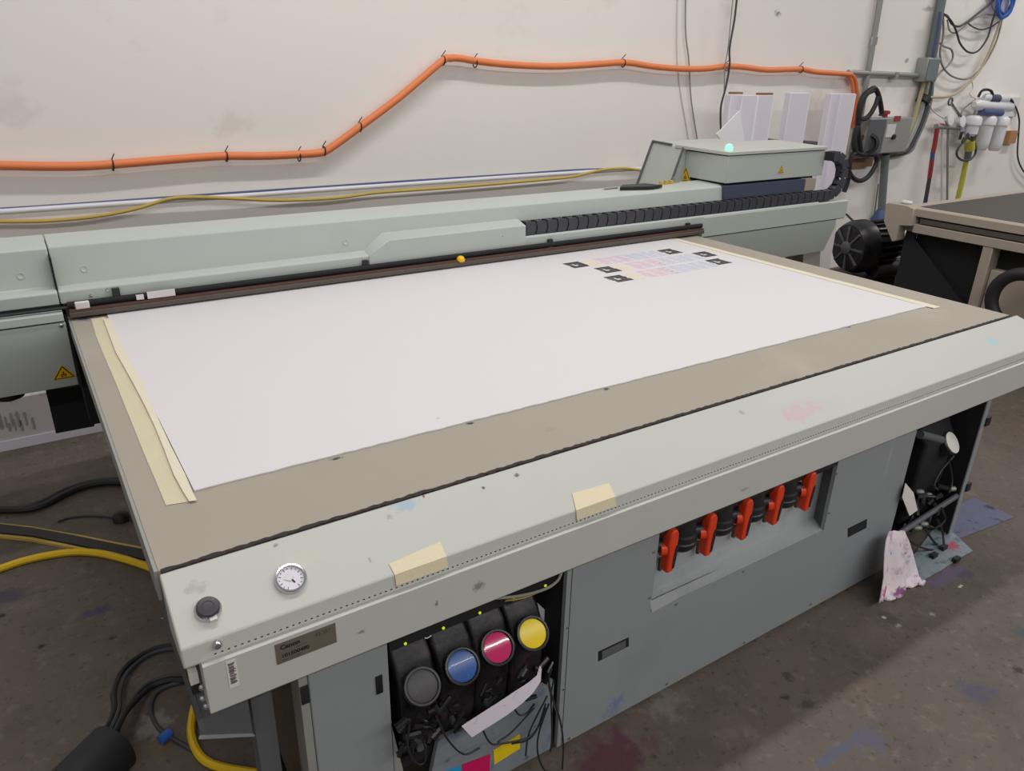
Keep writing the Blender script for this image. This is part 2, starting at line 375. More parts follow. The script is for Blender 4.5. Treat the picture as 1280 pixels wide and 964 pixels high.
# ------------------------------------------------------------------ the printer
X0, X1 = 0.0, 2.72
pr = thing('flatbed_printer', 'large grey flatbed printer with orange valve handles filling the middle of the workshop', 'printer', (1.36, .7, 0))
MB().box((X0, .002, .785), (X1, 1.95, .82)).build('bed', M['table'], pr, bevel=.0015, label='beige grey printing bed')
MB().box((X0 + .01, -.018, .71), (X1 - .01, 1.9, .784)).build('bed_support', M['dull_black'], pr)
# grimy seam between bed and front rail: ragged
b = MB(); n = 340; up = []; dn = []
for i in range(n + 1):
    x = X0 + .004 + (X1 - .008) * i / n
    up.append((x, .0035 + random.uniform(-.002, .0026), .8212)); dn.append((x, -.0035 + random.uniform(-.0035, .001), .8206))
b.grid([dn, up], (0, 0, -.004)).build('seam_strip', M['seal'], pr, label='ragged dark seam along the front of the bed')

# front rail: extruded profile, notched at its left end
RX1 = 2.745
top = [(-.006, .8195), (RE.y, RE.z), (-.1265, .7205), (-.122, .717), (-.02, .717)]
def flare(m):                                                        # the right end runs out at a slant
    m.V = [v + Vector(((-v.y - .006) * .8 if v.x > 2 else 0, 0, 0)) for v in m.V]; return m
flare(MB().prism(top, 0, RX1)).build('front_rail', M['rail'], pr, bevel=.003, label='pale sloping front rail of the bed')
low = [(-.126, .7212), (FY, .7195), (FY, .626), (-.133, .622), (-.098, .622), (-.098, .7165), (-.118, .7175)]
flare(MB().prism(low, .0245, RX1)).build('rail_skirt', M['rail'], pr, bevel=.0006)
b = MB()
for i in range(264):
    x = .047 + i * .0102
    b.obox((x, -.1257, .7285), (.0017, 0, 0), (0, .0007, 0), (0, 0, .0007))
b.build('perforations', M['ink_mark'], pr, kind='stuff')
o = at(271, 805, y=-.1235)
MB().lathe((o.x, -.120, o.z), (0, -1, 0), [(.0072, 0), (.0072, .0075), (.005, .0115), (.001, .0125)], 14).build('screw', M['chrome'], pr, label='chrome screw on the rail front')
# things inside the notch
b = MB(); p = at(244, 848, y=-.10); b.box((p.x - .008, -.10, p.z - .012), (p.x + .005, -.085, p.z + .012)); b.build('connector', M['label_white'], pr, label='white connector in the rail notch')
for px, py in ((252, 859), (253, 873), (257.5, 882.5)):
    p = at(px, py, y=-.112); MB().lathe(p, (-.2, -1, .2), [(.0045, 0), (.0045, .004), (.001, .006)], 8).build('connector_screw', M['chrome'], pr)
MB().box((.010, -.07, .615), (.0235, -.02, .700)).build('connector_block', M['rubber'], pr)

# knob and gauge stand square on the sloping top
p = on(260, 763, RA, RN)
kn = MB().lathe(p - RN * .001, RN, [(.0205, 0), (.0205, .005), (.019, .007), (.019, .010)], 24).build('knob_collar', M['chrome'], pr)
MB().lathe(p + RN * .008, RN, [(.0175, 0), (.0175, .005), (.0155, .0075), (.009, .0085), (.0085, .0075), (.001, .008)], 24).build('knob', M['cap_k'], kn, label='black push knob')
q = p + RD * .019 + Vector((.003, 0, 0)); MB().obox(q + RN * .005, (.0055, 0, 0), RD * .0035, RN * .0055).build('knob_tag', M['label_white'], kn)
g = on(363, 725, RA, RN)
ga = MB().lathe(g - RN * .001, RN, [(.0265, 0), (.0265, .008), (.025, .0105), (.0222, .011), (.0218, .005)], 32).build('gauge', M['chrome'], pr, label='round chrome vacuum gauge')
MB().lathe(g + RN * .0042, RN, [(.0216, 0), (.0216, .0008)], 32).build('gauge_dial', M['dial'], ga, label='white gauge dial')
b = MB()
GU = Vector((1, 0, 0)); GV = -RD
for i in range(15):
    a = math.radians(-60 + i * 21.4); d = GU * math.cos(a) + GV * math.sin(a); t = GV * math.cos(a) - GU * math.sin(a)
    b.obox(g + d * (.0182 if i % 2 else .0175) + RN * .0053, d * (.0013 if i % 2 else .0022), t * .0005, RN * .0002)
b.build('gauge_ticks', M['smudge'], ga, kind='stuff')
b = MB(); d = GU * .45 - GV * .9; d.normalize(); t = GV * d.dot(GU) - GU * d.dot(GV); b.obox(g + d * .004 + RN * .0058, d * .006, t * .0013, RN * .0003); b.build('gauge_needle', M['ink_mark'], ga)
b = MB(); b.slab([g + GU * u + GV * v + RN * .0062 for u, v in ((-.011, .002), (-.001, -.005), (.006, .003), (-.002, .011))], RN * .0005); b.build('gauge_sticker', M['label_white'], ga)

# nameplate and barcode sticker on the rail front
y = FY - .0005
def front(px, py): return at(px, py, y=y)
a_, c_ = front(343, 806), front(421, 803)
x0, x1, z0, z1 = a_.x, c_.x, (front(346, 831).z + c_.z) / 2, (a_.z + front(418, 780).z) / 2
npl = MB().box((x0, y - .0008, z0), (x1, y + .001, z1)).build('nameplate', M['plate'], pr, label='worn metal nameplate')
lettering('Canon', .0122, (x0 + .0075, y - .0012, z0 + .0275), (1, 0, 0), (0, 0, 1), M['ink_mark'], npl, bold=.0004)
lettering('101500480', .0102, (x0 + .0085, y - .0012, z0 + .0105), (1, 0, 0), (0, 0, 1), M['ink_mark'], npl, bold=.0003)
lettering('52 357', .0095, (x0 + .066, y - .0012, z0 + .028), (1, 0, 0), (0, 0, 1), M['smudge'], npl)
b = MB()
for i in range(14): b.box((x0 + .01 + i * .0022, y - .0012, z0 + .004), (x0 + .01 + i * .0022 + random.choice((.0006, .0012)), y - .0008, z0 + .0068))
for i in range(6): b.box((x0 + .034 + i * .0032, y - .0012, z0 + .0225), (x0 + .0358 + i * .0032, y - .0008, z0 + .0236))
b.build('fine_print', M['smudge'], npl, kind='stuff')
p, q = front(282, 828), front(284.6, 862); q.x = front(296, 826.5).x
st = MB().box((p.x, y - .0006, q.z), (q.x - .001, y + .001, p.z)).build('barcode_sticker', M['label_white'], pr, label='white sticker with a smudged barcode')
b = MB(); w_ = q.x - .001 - p.x; n = 26; hz = (p.z - q.z) * .78
for i in range(n):
    z = q.z + (p.z - q.z) * .15 + hz * i / n; b.box((p.x + .002 + random.uniform(0, .0015), y - .001, z), (p.x + w_ - .002 - random.uniform(0, .0035), y - .0006, z + random.choice((.0006, .001))))
b.build('barcode', M['smudge'], st, kind='stuff')

# side sheets (left)
def side_sheet(y0, y1, z0):
    return MB().prism([(.001, .786), (.004, .786), (.016, z0 + .01), (.022, z0), (.05, z0), (.05, z0 + .004), (.026, z0 + .006), (.02, .78)], y0, y1, 'y')
side_sheet(.0, .42, .46).build('side_sheet', M['dark_side'], pr)
side_sheet(.44, .70, .50).build('side_sheet', M['side'], pr)
side_sheet(.72, 1.9, .56).build('side_sheet', M['dark_side'], pr)
MB().box((-.006, .004, .762), (.0, 1.9, .8195)).build('bed_edge_strip', M['side'], pr, bevel=.001)
ca_, cb_ = at(250, 919, z=.452), at(316, 917, z=.452)
MB().slab([ca_, cb_, (cb_.x, cb_.y, .69), (ca_.x, ca_.y, .69)], (0, .004, 0)).build('corner_plate', M['dark_side'], pr, label='dark grey plate under the rail corner')
MB().slab([ca_ + Vector((-.004, -.006, 0)), cb_ + Vector((.002, -.006, 0)), cb_, ca_], (0, 0, -.003)).build('corner_flange', M['side'], pr)
MB().box((X1 - .02, .0, .5), (X1 - .005, 1.9, .786)).build('side_sheet', M['side'], pr)
# posts and cabinets
MB().box((.108, .0, .0), (.146, .05, .70)).build('frame_post', M['dark_side'], pr)
MB().cyl((.135, .2, .42), (.185, .12, .05), .008).build('brace_rod', M['rubber'], pr)
MB().box((.183, -.058, .0), (.199, .0, .70)).build('door_edge', M['steel'], pr)
MB().box((.184, -.062, .49), (.1985, -.058, .53)).build('door_latch', M['black'], pr, label='black latch')
dr = MB().box((.201, -.057, .02), (.358, -.035, .70)).build('cabinet_door', M['panel'], pr, bevel=.003)
p = at(474, 856, y=-.058); MB().box((p.x - .007, -.0595, p.z - .022), (p.x + .007, -.057, p.z + .022)).build('door_lock', M['ink_black'], dr, label='black oval lock on the left door')
MB().box((.202, -.03, .0), (.36, 1.1, .70)).build('cabinet', M['graybar'], pr)
# ink cabinet: back, floor, ceiling, right wall
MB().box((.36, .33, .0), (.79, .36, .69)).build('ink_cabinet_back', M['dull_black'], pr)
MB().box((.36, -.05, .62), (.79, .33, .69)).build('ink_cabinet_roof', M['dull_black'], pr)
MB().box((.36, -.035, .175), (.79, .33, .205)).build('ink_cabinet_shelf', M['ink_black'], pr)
MB().slab([(.36, -.052, .012), (.405, -.052, .012), (.36, -.052, .325)], (0, .006, 0)).build('sill_flange', M['side'], pr, label='light triangular flange left of the ink bottles')
lp = MB().slab([(.42, -.05, .012), (.775, -.05, .012), (.775, -.05, .232), (.465, -.05, .222)], (0, .012, 0)).build('splash_plate', M['lower'], pr, label='grey plate splashed with ink under the bottles')
def quad_on(name, px, ypl, m, par, th=.0008, **k):
    return MB().slab([at(a, b_, y=ypl) for a, b_ in px], (0, th, 0)).build(name, m, par, **k)
quad_on('ink_sticker', [(617, 938), (650, 918), (650, 936), (618, 956)], -.0515, M['sticker_y'], lp, label='yellow ink colour sticker')
quad_on('ink_sticker', [(578, 956), (613, 943), (612, 966), (578, 980)], -.0515, M['sticker_m'], lp, label='magenta ink colour sticker')
quad_on('ink_sticker', [(545, 968), (576, 958), (576, 982), (545, 992)], -.0515, M['sticker_c'], lp, label='cyan ink colour sticker')
bl = MB().box((.37, -.036, .505), (.79, -.03, .54)).build('indicator_strip', M['dull_black'], pr)
for px, py in ((506.5, 804.5), (554, 785), (599.5, 766), (642, 749), (681.5, 732)):
    p = at(px, py, y=-.036); MB().lathe((p.x, -.036, min(max(p.z, .508), .536)), (0, -1, 0), [(.0032, 0), (.0032, .002), (.001, .004)], 8).build('status_light', M['led'], bl, label='small green status light')
p = at(648, 738, y=-.05)
cable('harness', [at(620, 748, y=-.05), at(650, 745, y=-.06), at(680, 737, y=-.06), at(696, 727, y=-.055), at(702, 716, y=-.05)], .0032, M['grey_cable'], pr)
cable('harness', [at(625, 752, y=-.03), at(655, 747, y=-.05), at(690, 733, y=-.055)], .002, M['dim_yellow'], pr)
p = at(535, 794, y=-.03); MB().tube([p + Vector((.009 * math.cos(a), 0, .007 * math.sin(a))) for a in [i * math.pi / 4 for i in range(8)]], .0013, 5, True).build('wire_ring', M['label_white'], pr)

# middle panel with the valve recess
PY = -.057
mp = MB()
outer = [(.79, .014), (2.162, .014), (2.162, .70), (1.762, .70), (1.762, .314), (1.066, .314), (1.066, .70), (.79, .70)]
mp.prism(outer, PY, PY + .012, 'y')
mp = mp.build('front_panel', M['panel'], pr, label='slate grey front service panel')
MB().box((.803, PY - .0006, .014), (.8045, PY, .69)).build('panel_seam', M['dull_black'], mp)
MB().box((.795, PY + .03, .0), (2.15, 1.05, .12)).build('base_frame', M['dull_black'], pr)
MB().box((.79, .36, .0), (2.16, .38, .69)).build('inner_wall', M['dull_black'], pr)
MB().box((.79, PY + .013, .02), (.80, .36, .69)).build('inner_wall', M['dull_black'], pr)
# recess tray: back, ledge, right cheek, left cheek
RY = .0
MB().slab([(1.066, PY + .002, .314), (1.762, PY + .002, .314), (1.79, RY, .318), (1.10, RY, .318)], (0, 0, -.004)).build('recess_ledge', M['recess'], pr, label='light grey ledge under the valves')
MB().box((1.05, RY, .29), (1.80, RY + .004, .70)).build('recess_back', M['recess'], pr)
MB().slab([(1.762, PY + .002, .314), (1.762, PY + .002, .70), (1.79, RY, .70), (1.79, RY, .318)], (.004, 0, 0)).build('recess_cheek', M['dark_side'], pr)
MB().slab([(1.066, PY + .002, .314), (1.066, PY + .002, .70), (1.062, RY, .70), (1.062, RY, .318)], (-.004, 0, 0)).build('recess_cheek', M['dark_side'], pr)
MB().box((1.067, RY - .02, .505), (1.085, RY - .001, .70)).build('recess_plate', M['dull_black'], pr)
for z in (.285,):
    MB().slab([at(812, 752, y=PY - .0005), at(905, 709, y=PY - .0005), at(908, 715, y=PY - .0005), at(815, 766, y=PY - .0005)], (0, .0005, 0)).build('scuff_strip', M['recess'], mp)
def screw(px, py, ypl=PY, r=.0045, par=None):
    p = at(px, py, y=ypl); return MB().lathe((p.x, ypl + .0005, p.z), (0, -1, 0), [(r, 0), (r, .002), (r * .5, .0032)], 8).build('panel_screw', M['chrome'], par or mp)
for px, py in ((705, 861), (709.5, 784), (711, 923), (812, 747), (845, 755), (833, 855), (930, 803), (1046, 592), (1036, 641), (1013, 755), (817, 690), (929, 714)):
    screw(px, py)
screw(916, 699, RY - .0005, par=pr); screw(1005, 658, RY - .0005, par=pr)
def slot(pts, m):
    f = MB().slab([at(a, b_, y=PY - .001) for a, b_ in pts], (0, .001, 0)).build('grip_slot', M['ink_mark'], mp, label='dark recessed grip slot')
    c = [at(a, b_, y=PY - .0015) for a, b_ in pts]; mid = sum(c, Vector()) / 4
    MB().slab([mid + (v - mid) * .78 + Vector((.001, 0, -.002)) for v in c], (0, .0005, 0)).build('slot_plate', m, f)
slot([(748, 815), (786, 797), (786, 808), (748, 827)], M['dark_side'])
slot([(1060, 661), (1084, 649), (1083, 660), (1060, 672)], M['black'])

# five ball valves
MB().cyl((1.068, -.018, .555), (1.76, -.018, .555), .042, 16).build('manifold_pipe', M['black'], pr)
MB().box((1.068, -.008, .505), (1.775, -.001, .60)).build('manifold_plate', M['dull_black'], pr)
for i, (px, py) in enumerate(((836, 686), (884, 666), (929, 647), (968, 629), (1008, 612))):
    h = at(px, py, y=-.058)
    bx = h.x - .058
    v = MB()
    if i: v.lathe((bx, -.022, .452), (0, 0, 1), [(.012, 0), (.034, .003), (.042, .014), (.043, .026), (.040, .029), (.043, .032), (.043, .046), (.037, .05), (.037, .12)], 20)
    v.cyl((max(bx, 1.07), -.03, .50), (h.x - .012, -.048, .50), .018, 14)
    v = v.build('ball_valve', M['black'], pr, label='black plastic ball valve')
    MB().cyl((h.x - .024, -.05, .495), (h.x - .010, -.056, .495), .017, 16).build('valve_hub', M['orange'], v)
    hb = MB(); cz = h.z
    out = [(-.013, .052), (-.004, .062), (.009, .060), (.015, .048), (.015, .02), (.0125, -.02), (.008, -.06), (-.012, -.062), (-.014, -.05), (-.011, -.01), (-.016, .02)]
    hb.prism([(h.x + a, cz + c) for a, c in out], -.074, -.046, 'y')
    hb.build('valve_handle', M['orange'], v, bevel=.005, seg=3, label='orange valve handle')
    ins = [(.0065, .012), (.0125, .018), (.0142, .01), (.0118, -.02), (.0075, -.05), (.0015, -.05), (.002, -.02)]
    MB().prism([(h.x + a, cz + c) for a, c in ins], -.0755, -.06, 'y').build('handle_inlay', M['black'], v)
    p = at(px - 11 - i * .3, py + 20 - i, y=-.012)
    MB().cyl(p + Vector((0, 0, .02)), p - Vector((0, 0, .016)), .006, 10).build('drain_stub', M['graybar'], v)

# right-hand service bay
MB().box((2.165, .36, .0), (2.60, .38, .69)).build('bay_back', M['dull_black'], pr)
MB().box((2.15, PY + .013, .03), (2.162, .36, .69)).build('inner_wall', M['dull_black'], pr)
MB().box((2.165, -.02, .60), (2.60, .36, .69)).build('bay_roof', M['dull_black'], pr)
MB().prism([(-.058, .012), (.36, .012), (.36, .69), (-.058, .69)], 2.582, 2.606).build('bay_side', M['dull_black'], pr)
dj = MB().box((2.582, -.062, .012), (2.608, -.056, .69)).build('bay_jamb', M['panel'], pr)
for px, py in ((1229, 528), (1203, 611)):
    p = at(px, py, y=-.06); MB().box((2.605, -.068, p.z - .016), (2.632, -.052, p.z + .016)).build('hinge', M['black'], dj, label='black hinge')
MB().box((2.17, .0, .05), (2.58, .36, .075)).build('bay_shelf', M['ink_black'], pr)
br = MB(); br.cyl(at(1122, 668, y=-.06), at(1199, 618, y=-.05), .010, 10); br.build('bay_bar', M['dark_side'], pr)
br = MB(); br.cyl(at(1170, 607, y=-.02), at(1200, 615, y=-.04), .010, 10); br.build('bay_bar', M['ink_black'], pr)
b = MB()
for k in range(60):
    p = at(random.uniform(1122, 1184), random.uniform(618, 672), y=random.uniform(-.05, .06))
    if p.x > 2.56 or p.x < 2.18 or p.z < .09: continue
    d = Vector((random.uniform(-1, 1), random.uniform(-.4, .4), random.uniform(-.6, .6))).normalized() * random.uniform(.012, .03)
    b.cyl(p - d, p + d, random.uniform(.004, .010), 8)
b.build('tube_fittings', M['ink_black'], pr, kind='stuff')
b = MB()
for px, py in ((1150, 615), (1160, 619), (1155, 655), (1147, 660), (1190, 611), (1140, 655)):
    p = at(px, py, y=-.04); b.lathe(p, (.6, -.8, .2), [(.008, -.01), (.010, 0), (.008, .01), (.003, .014)], 8)
b.build('clear_fittings', M['steel'], pr, kind='stuff')
for a in ([(1128, 668), (1150, 684), (1180, 690)], [(1155, 660), (1172, 682), (1196, 696)], [(1172, 650), (1178, 664), (1180, 680)], [(1192, 570), (1175, 590), (1168, 606), (1172, 612)], [(1186, 575), (1190, 600), (1186, 616)], [(1177, 635), (1181, 650), (1170, 660), (1160, 662)]):
    cable('bay_tube', [at(u, w, y=-.07 - .02 * (j == 2)) for j, (u, w) in enumerate(a)], .004, M['rubber'], pr, n=5, k=6)
for px, py in ((1180, 682), (1168, 692), (1196, 697)):
    p = at(px, py, z=.02); MB().box((p.x - .015, p.y - .008, .005), (p.x + .015, p.y + .008, .02)).build('tube_clip', M['rubber'], pr)

# ------------------------------------------------------------------ gantry (parts of the printer)
GX0, GX1, SEAM = -.62, 3.96, -.0165
prof = [(1.502, .866), (1.502, .903), (1.507, .907), (1.552, .912), (1.570, 1.027), (1.577, 1.0315), (1.765, 1.035), (1.80, .99), (1.80, .866)]
MB().prism(prof, SEAM + .0015, 3.70).build('gantry_beam', M['gantry'], pr, bevel=.003, label='long grey green gantry beam over the bed')
MB().prism(prof, GX0, SEAM - .0015).build('gantry_end', M['gantry'], pr, bevel=.003)
MB().box((SEAM - .002, 1.52, .87), (SEAM + .002, 1.78, 1.01)).build('gantry_seam', M['dull_black'], pr)
# right run of the beam below the chain
MB().prism([(1.50, .80), (1.50, .897), (1.505, .902), (1.70, .902), (1.70, .80)], 2.785, GX1).build('gantry_beam', M['gantry'], pr, bevel=.002)
MB().prism([(1.512, .797), (1.512, .752), (1.56, .60), (1.75, .60), (1.75, .797)], 2.79, 3.90).build('beam_undercover', M['gantry'], pr, bevel=.002)
MB().box((2.786, 1.506, .7965), (GX1 - .004, 1.7, .80)).build('beam_shadow_gap', M['dull_black'], pr)
MB().slab([at(1040, 275, y=1.6), at(1046, 281, y=1.6), at(1035, 345, y=1.6), at(1024, 345, y=1.6), at(1026, 306, y=1.6)], (0, .12, 0)).build('end_shield', M['label_white'], pr, label='white curved shield at the gantry end')
# left undercover
MB().prism([(1.502, .858), (1.502, .850), (1.470, .846), (1.468, .822), (1.49, .818), (1.75, .818), (1.75, .858)], GX0, SEAM).build('end_cap_lip', M['gantry'], pr, bevel=.0015)
ec = MB().prism([(1.472, .816), (1.472, .742), (1.525, .588), (1.78, .588), (1.78, .816)], GX0, SEAM + .002).build('end_cap', M['gantry'], pr, bevel=.002, label='gantry end cover hanging beside the bed')
MB().box((GX0, 1.500, .859), (SEAM, 1.6, .8655)).build('end_slit', M['dull_black'], pr)
MB().box((SEAM + .0035, 1.478, .596), (-.006, 1.9, .83)).build('drive_housing', M['dull_black'], pr)
p = at(76.5, 407, y=1.472); MB().lathe((p.x, 1.472, p.z), (0, -1, 0), [(.006, 0), (.006, .004), (.002, .006)], 10).build('end_cap_screw', M['chrome'], ec)
MB().slab([at(57, 488, y=1.72), at(118, 480, y=1.72), at(118, 533, y=1.72), at(70, 542, y=1.72)], (0, .1, 0)).build('drive_cover', M['dull_black'], pr, label='black drive cover below the gantry end')
# dimples
pn = Vector((0, -(1.027 - .912), 1.570 - 1.552)).normalized()
for px, py in ((26, 345), (105, 336), (432, 303)):
    p = on(px, py, (0, 1.552, .912), pn)
    MB().lathe(p - pn * .002, pn, [(.011, 0), (.011, .0035), (.0085, .004), (.007, .0028), (.003, .0024)], 18).build('dimple_plug', M['gantry'], pr)
# raised cover before the chain
c0, c1 = 1.035, 1.715
out = [(1.005, .868), (c1, .868), (c1, .968), (1.09, .968), (1.02, .922), (1.005, .905)]
b = MB()
n = len(out)
fr = [Vector((x, 1.498, z)) for x, z in out]
b.add([Vector((x, 1.498, min(z, .955) if z > .95 else (z if z < .91 else z - .006))) for x, z in out] + [Vector((x, 1.566 if z > .95 else 1.558, z + (.006 if z > .95 else .004))) for x, z in out],
      [tuple(range(n))[::-1], tuple(range(n, 2 * n))] + [(i, (i + 1) % n, n + (i + 1) % n, n + i) for i in range(n)])
b.build('chain_cover', M['gantry'], pr, bevel=.0015, label='raised cover in front of the cable chain')
# rail assembly
MB().box((.0, 1.462, .829), (2.76, 1.50, .845)).build('gantry_rail', M['graybar'], pr, bevel=.002, label='dark worn rail along the gantry foot')
MB().box((.002, 1.468, .8455), (2.76, 1.50, .853)).build('rail_strip', M['brown'], pr)
MB().cyl((.0, 1.488, .864), (2.76, 1.488, .864), .0105, 12).build('rail_pipe', M['dull_black'], pr)
MB().box((-.006, 1.5, .45), (.03, 1.9, .752)).build('drive_housing', M['dull_black'], pr)
MB().box((.02, 1.470, .850), (.06, 1.485, .874)).build('rail_end_piece', M['label_white'], pr, bevel=.003)
p = at(202, 369.5, y=1.474); lb = MB().box((p.x - .042, 1.473, .856), (p.x + .042, 1.478, .878)).build('rail_label', M['label_white'], pr, label='white label on the gantry rail')
p = at(175, 371, y=1.474); MB().box((p.x - .011, 1.473, .857), (p.x + .011, 1.478, .873)).build('rail_label', M['label_white'], pr)
p = at(576, 324, y=1.47); MB().lathe(p, (0, -.4, 1), [(.016, -.006), (.018, 0), (.012, .009), (.003, .012)], 8).build('rail_marker', M['sign'], pr, label='small orange yellow marker on the rail')
for px, py in ((145, 365), (457, 329.5), (688, 302.5), (860, 282)):
    p = at(px, py, y=1.492)
    k = MB().box((p.x - .011, 1.488, p.z - .014), (p.x + .011, 1.50, p.z + .012)).build('rail_clip', M['black'], pr, label='black clip above the rail')
    MB().box((p.x - .008, 1.484, p.z - .024), (p.x + .008, 1.492, p.z - .015)).build('clip_foot', M['steel'], k)
for px, py in ((113.5, 369.5), (134, 362.5), (628, 296)):
    p = at(px, py, y=1.50); MB().lathe((p.x, 1.501, p.z), (0, -1, 0), [(.005, 0), (.005, .003), (.002, .004)], 8).build('beam_screw', M['chrome'], pr)
# black lead running in the left slit
cable('slit_lead', [(GX0, 1.49, .857), (-.3, 1.488, .858), (-.02, 1.486, .858), (.02, 1.48, .862)], .005, M['rubber'], pr)

# cable chain: links
ch = MB().box((1.72, 1.513, .906), (3.79, 1.557, .911)).build('cable_chain', M['chain'], pr, label='black plastic cable chain')
L = .056
def link_mesh():
    b = MB()
    for yy in (-.024, .018):
        b.prism([(-.027, -.026), (.02, -.026), (.027, -.012), (.027, .018), (.02, .026), (-.027, .026), (-.020, 0)], yy, yy + .006, 'y')
    b.box((-.018, -.018, .020), (.004, .018, .0265)); b.box((-.018, -.018, -.0265), (.004, .018, -.020))
    b.box((-.024, -.018, -.014), (-.006, .018, .014))
    return b
first = link_mesh()
first.V = [v + Vector((1.75, 1.535, .938)) for v in first.V]
first = first.build('chain_link', M['chain'], ch)
def place_link(x, z, rot, f=[True]):
    if f[0]: o = first; f[0] = False
    else: o = first.copy(); COL.objects.link(o)
    put(o, Vector((x, 1.535, z)), ch); o.rotation_euler = (0, rot, 0)
ns = 37
for i in range(ns): place_link(1.75 + i * L, .938, 0)
cx, cz, R_ = 1.75 + (ns - 1) * L + .03, .938 + .105, .105
nc = 6
for i in range(nc + 1):
    a = -math.pi / 2 + math.pi * (i + .3) / (nc + .3)
    place_link(cx + R_ * math.cos(a), cz + R_ * math.sin(a), -(a + math.pi / 2))
# carriage
CX0, CX1 = 2.985, 3.765
cy0, cy1 = 1.565, 1.86
ca = MB().box((CX0, cy0, 1.043), (CX1, cy1, 1.176)).build('carriage', M['gantry'], pr, bevel=.003, label='grey print carriage box on the gantry')
MB().slab([(CX0 - .004, cy0 - .004, 1.180), (CX1 + .004, cy0 - .004, 1.180), (CX1 + .004, cy1 + .06, 1.186), (CX0 - .03, cy1 + .06, 1.186)], (0, 0, .018)).build('carriage_lid', M['rail'], ca, bevel=.003)
MB().box((CX0 + .006, cy0 + .006, 1.174), (CX1 - .006, cy1, 1.184)).build('carriage_gap', M['dull_black'], ca)
MB().slab([(CX0 - .10, cy1 + .002, .97), (CX0 - .115, 2.10, .96), (CX0 - .02, 2.10, 1.205), (CX0 - .02, cy1 + .002, 1.19)], (.5, 0, 0)).build('carriage_hood', M['gantry'], ca, bevel=.004)
hd = [(CX0 - .103, cy1 + .003, .975), (CX0 - .024, cy1 + .003, 1.192)]
MB().cyl(hd[0], hd[1], .007, 6).build('hood_seam', M['dark_side'], ca)
MB().cyl((CX0 - .118, 2.10, .97), (CX0 - .024, 2.10, 1.206), .007, 6).build('hood_seam', M['dark_side'], ca)
MB().cyl((CX0 - .024, cy1 + .09, 1.2005), (CX0 - .024, 2.10, 1.206), .006, 6).build('hood_seam', M['dark_side'], ca)
MB().box((CX0 + .03, cy0 + .025, 1.028), (CX1 - .05, cy1, 1.045)).build('carriage_base', M['dull_black'], ca)
MB().box((CX0 - .02, 1.548, .969), (3.60, 1.60, 1.032)).build('carriage_skirt', M['navy'], pr, label='navy skirt under the carriage')
MB().box((3.61, 1.55, .969), (3.70, 1.66, 1.03)).build('carriage_foot', M['machine2'], pr)
MB().box((CX1 - .01, 1.515, 1.125), (CX1 + .02, 1.56, 1.172)).build('chain_bracket', M['rubber'], pr)
p = at(911, 187, y=1.62); MB().lathe((p.x, 1.62, 1.2), (0, 0, 1), [(.02, 0), (.02, .014), (.014, .026), (.003, .031)], 14).build('beacon', M['beacon'], ca, label='glowing green status lamp')
def sign_tri(parent, c, u, v, nrm, s):
    """warning triangle centred at c in plane (u, v); s = half width"""
    c, u, v, nrm = Vector(c), Vector(u), Vector(v), Vector(nrm)
    def tri(k, d): return [c + u * (-s * k) + v * (-.55 * s * k) + nrm * d, c + u * (s * k) + v * (-.55 * s * k) + nrm * d, c + v * (1.15 * s * k) + nrm * d]
    t = MB().slab(tri(1, 0), nrm * .0008).build('warning_sign', M['sign'], parent, label='yellow triangular warning sign')
    b = MB(); o_, i_ = tri(.88, .001), tri(.72, .001)
    for k in range(3): b.add([o_[k], o_[(k + 1) % 3], i_[(k + 1) % 3], i_[k]], [(0, 1, 2, 3)])
    for w, h, q, a in ((.09, .05, 0, 0), (.05, .2, .0, .12), (.05, .16, -.16, -.12), (.05, .16, .16, -.12), (.2, .035, 0, -.2)):
        b.add([c + u * (s * (q + sx * w)) + v * (s * (a + sy * h)) + nrm * .001 for sx, sy in ((-1, -1), (1, -1), (1, 1), (-1, 1))], [(0, 1, 2, 3)])
    b.build('sign_print', M['ink_mark'], t if parent is pr else parent, flat=True)
ln = Vector((0, -.154, -.053)).normalized(); lv = Vector((0, -.053, .154)).normalized()
c = on(79.5, 467.5, (0, 1.472, .742), ln); sign_tri(ec, c + ln * .001, (1, 0, 0), lv, ln, .034)
c = at(976, 213, y=cy0); sign_tri(ca, (c.x, cy0 - .001, c.z), (1, 0, 0), (0, 0, 1), (0, -1, 0), .024)
c = at(857, 221, x=CX0); sign_tri(ca, (CX0 - .001, c.y, c.z), (0, -1, 0), (0, 0, 1), (-1, 0, 0), .045)
for i, px in enumerate((828, 834, 840)):
    c = at(px, 228.5, y=1.72); MB().box((c.x - .010, 1.72, 1.0345), (c.x + .010, 1.735, 1.052)).build('yellow_tag', M['dim_yellow'], pr, label='small yellow tag on the gantry top')
c = at(846, 227, y=1.74); MB().box((c.x - .012, 1.74, 1.0345), (c.x + .02, 1.76, 1.062)).build('fitting_block', M['steel'], pr)
c = at(795, 233, y=1.70)
MB().slab([at(775, 234, z=1.05), at(815, 233, z=1.05), at(828, 231, z=1.05), at(806, 229, z=1.05), at(778, 231, z=1.05)], (0, 0, -.014)).build('sensor_lid', M['black'], pr, label='flat black lid on the gantry top')
MB().slab([at(755, 237, z=1.037), at(772, 235, z=1.037), at(772, 233.5, z=1.037), at(755, 235.5, z=1.037)], (0, 0, .004)).build('sensor_plate', M['steel'], pr)

# ------------------------------------------------------------------ board on the bed, tape
bd = MB()
nx = 130
fr = []; bk = []
for i in range(nx + 1):
    t = i / nx; x = .102 + (2.552 - .102) * t
    fr.append((x, .224 - .019 * t + random.uniform(-.0016, .0016), .8205)); bk.append((x - .004 * t, 1.80, .8205))
bd = bd.grid([fr, bk], (0, 0, .003)).build('print_board', M['sheet'], label='white printing board taped on the beige printer bed', cat='board')
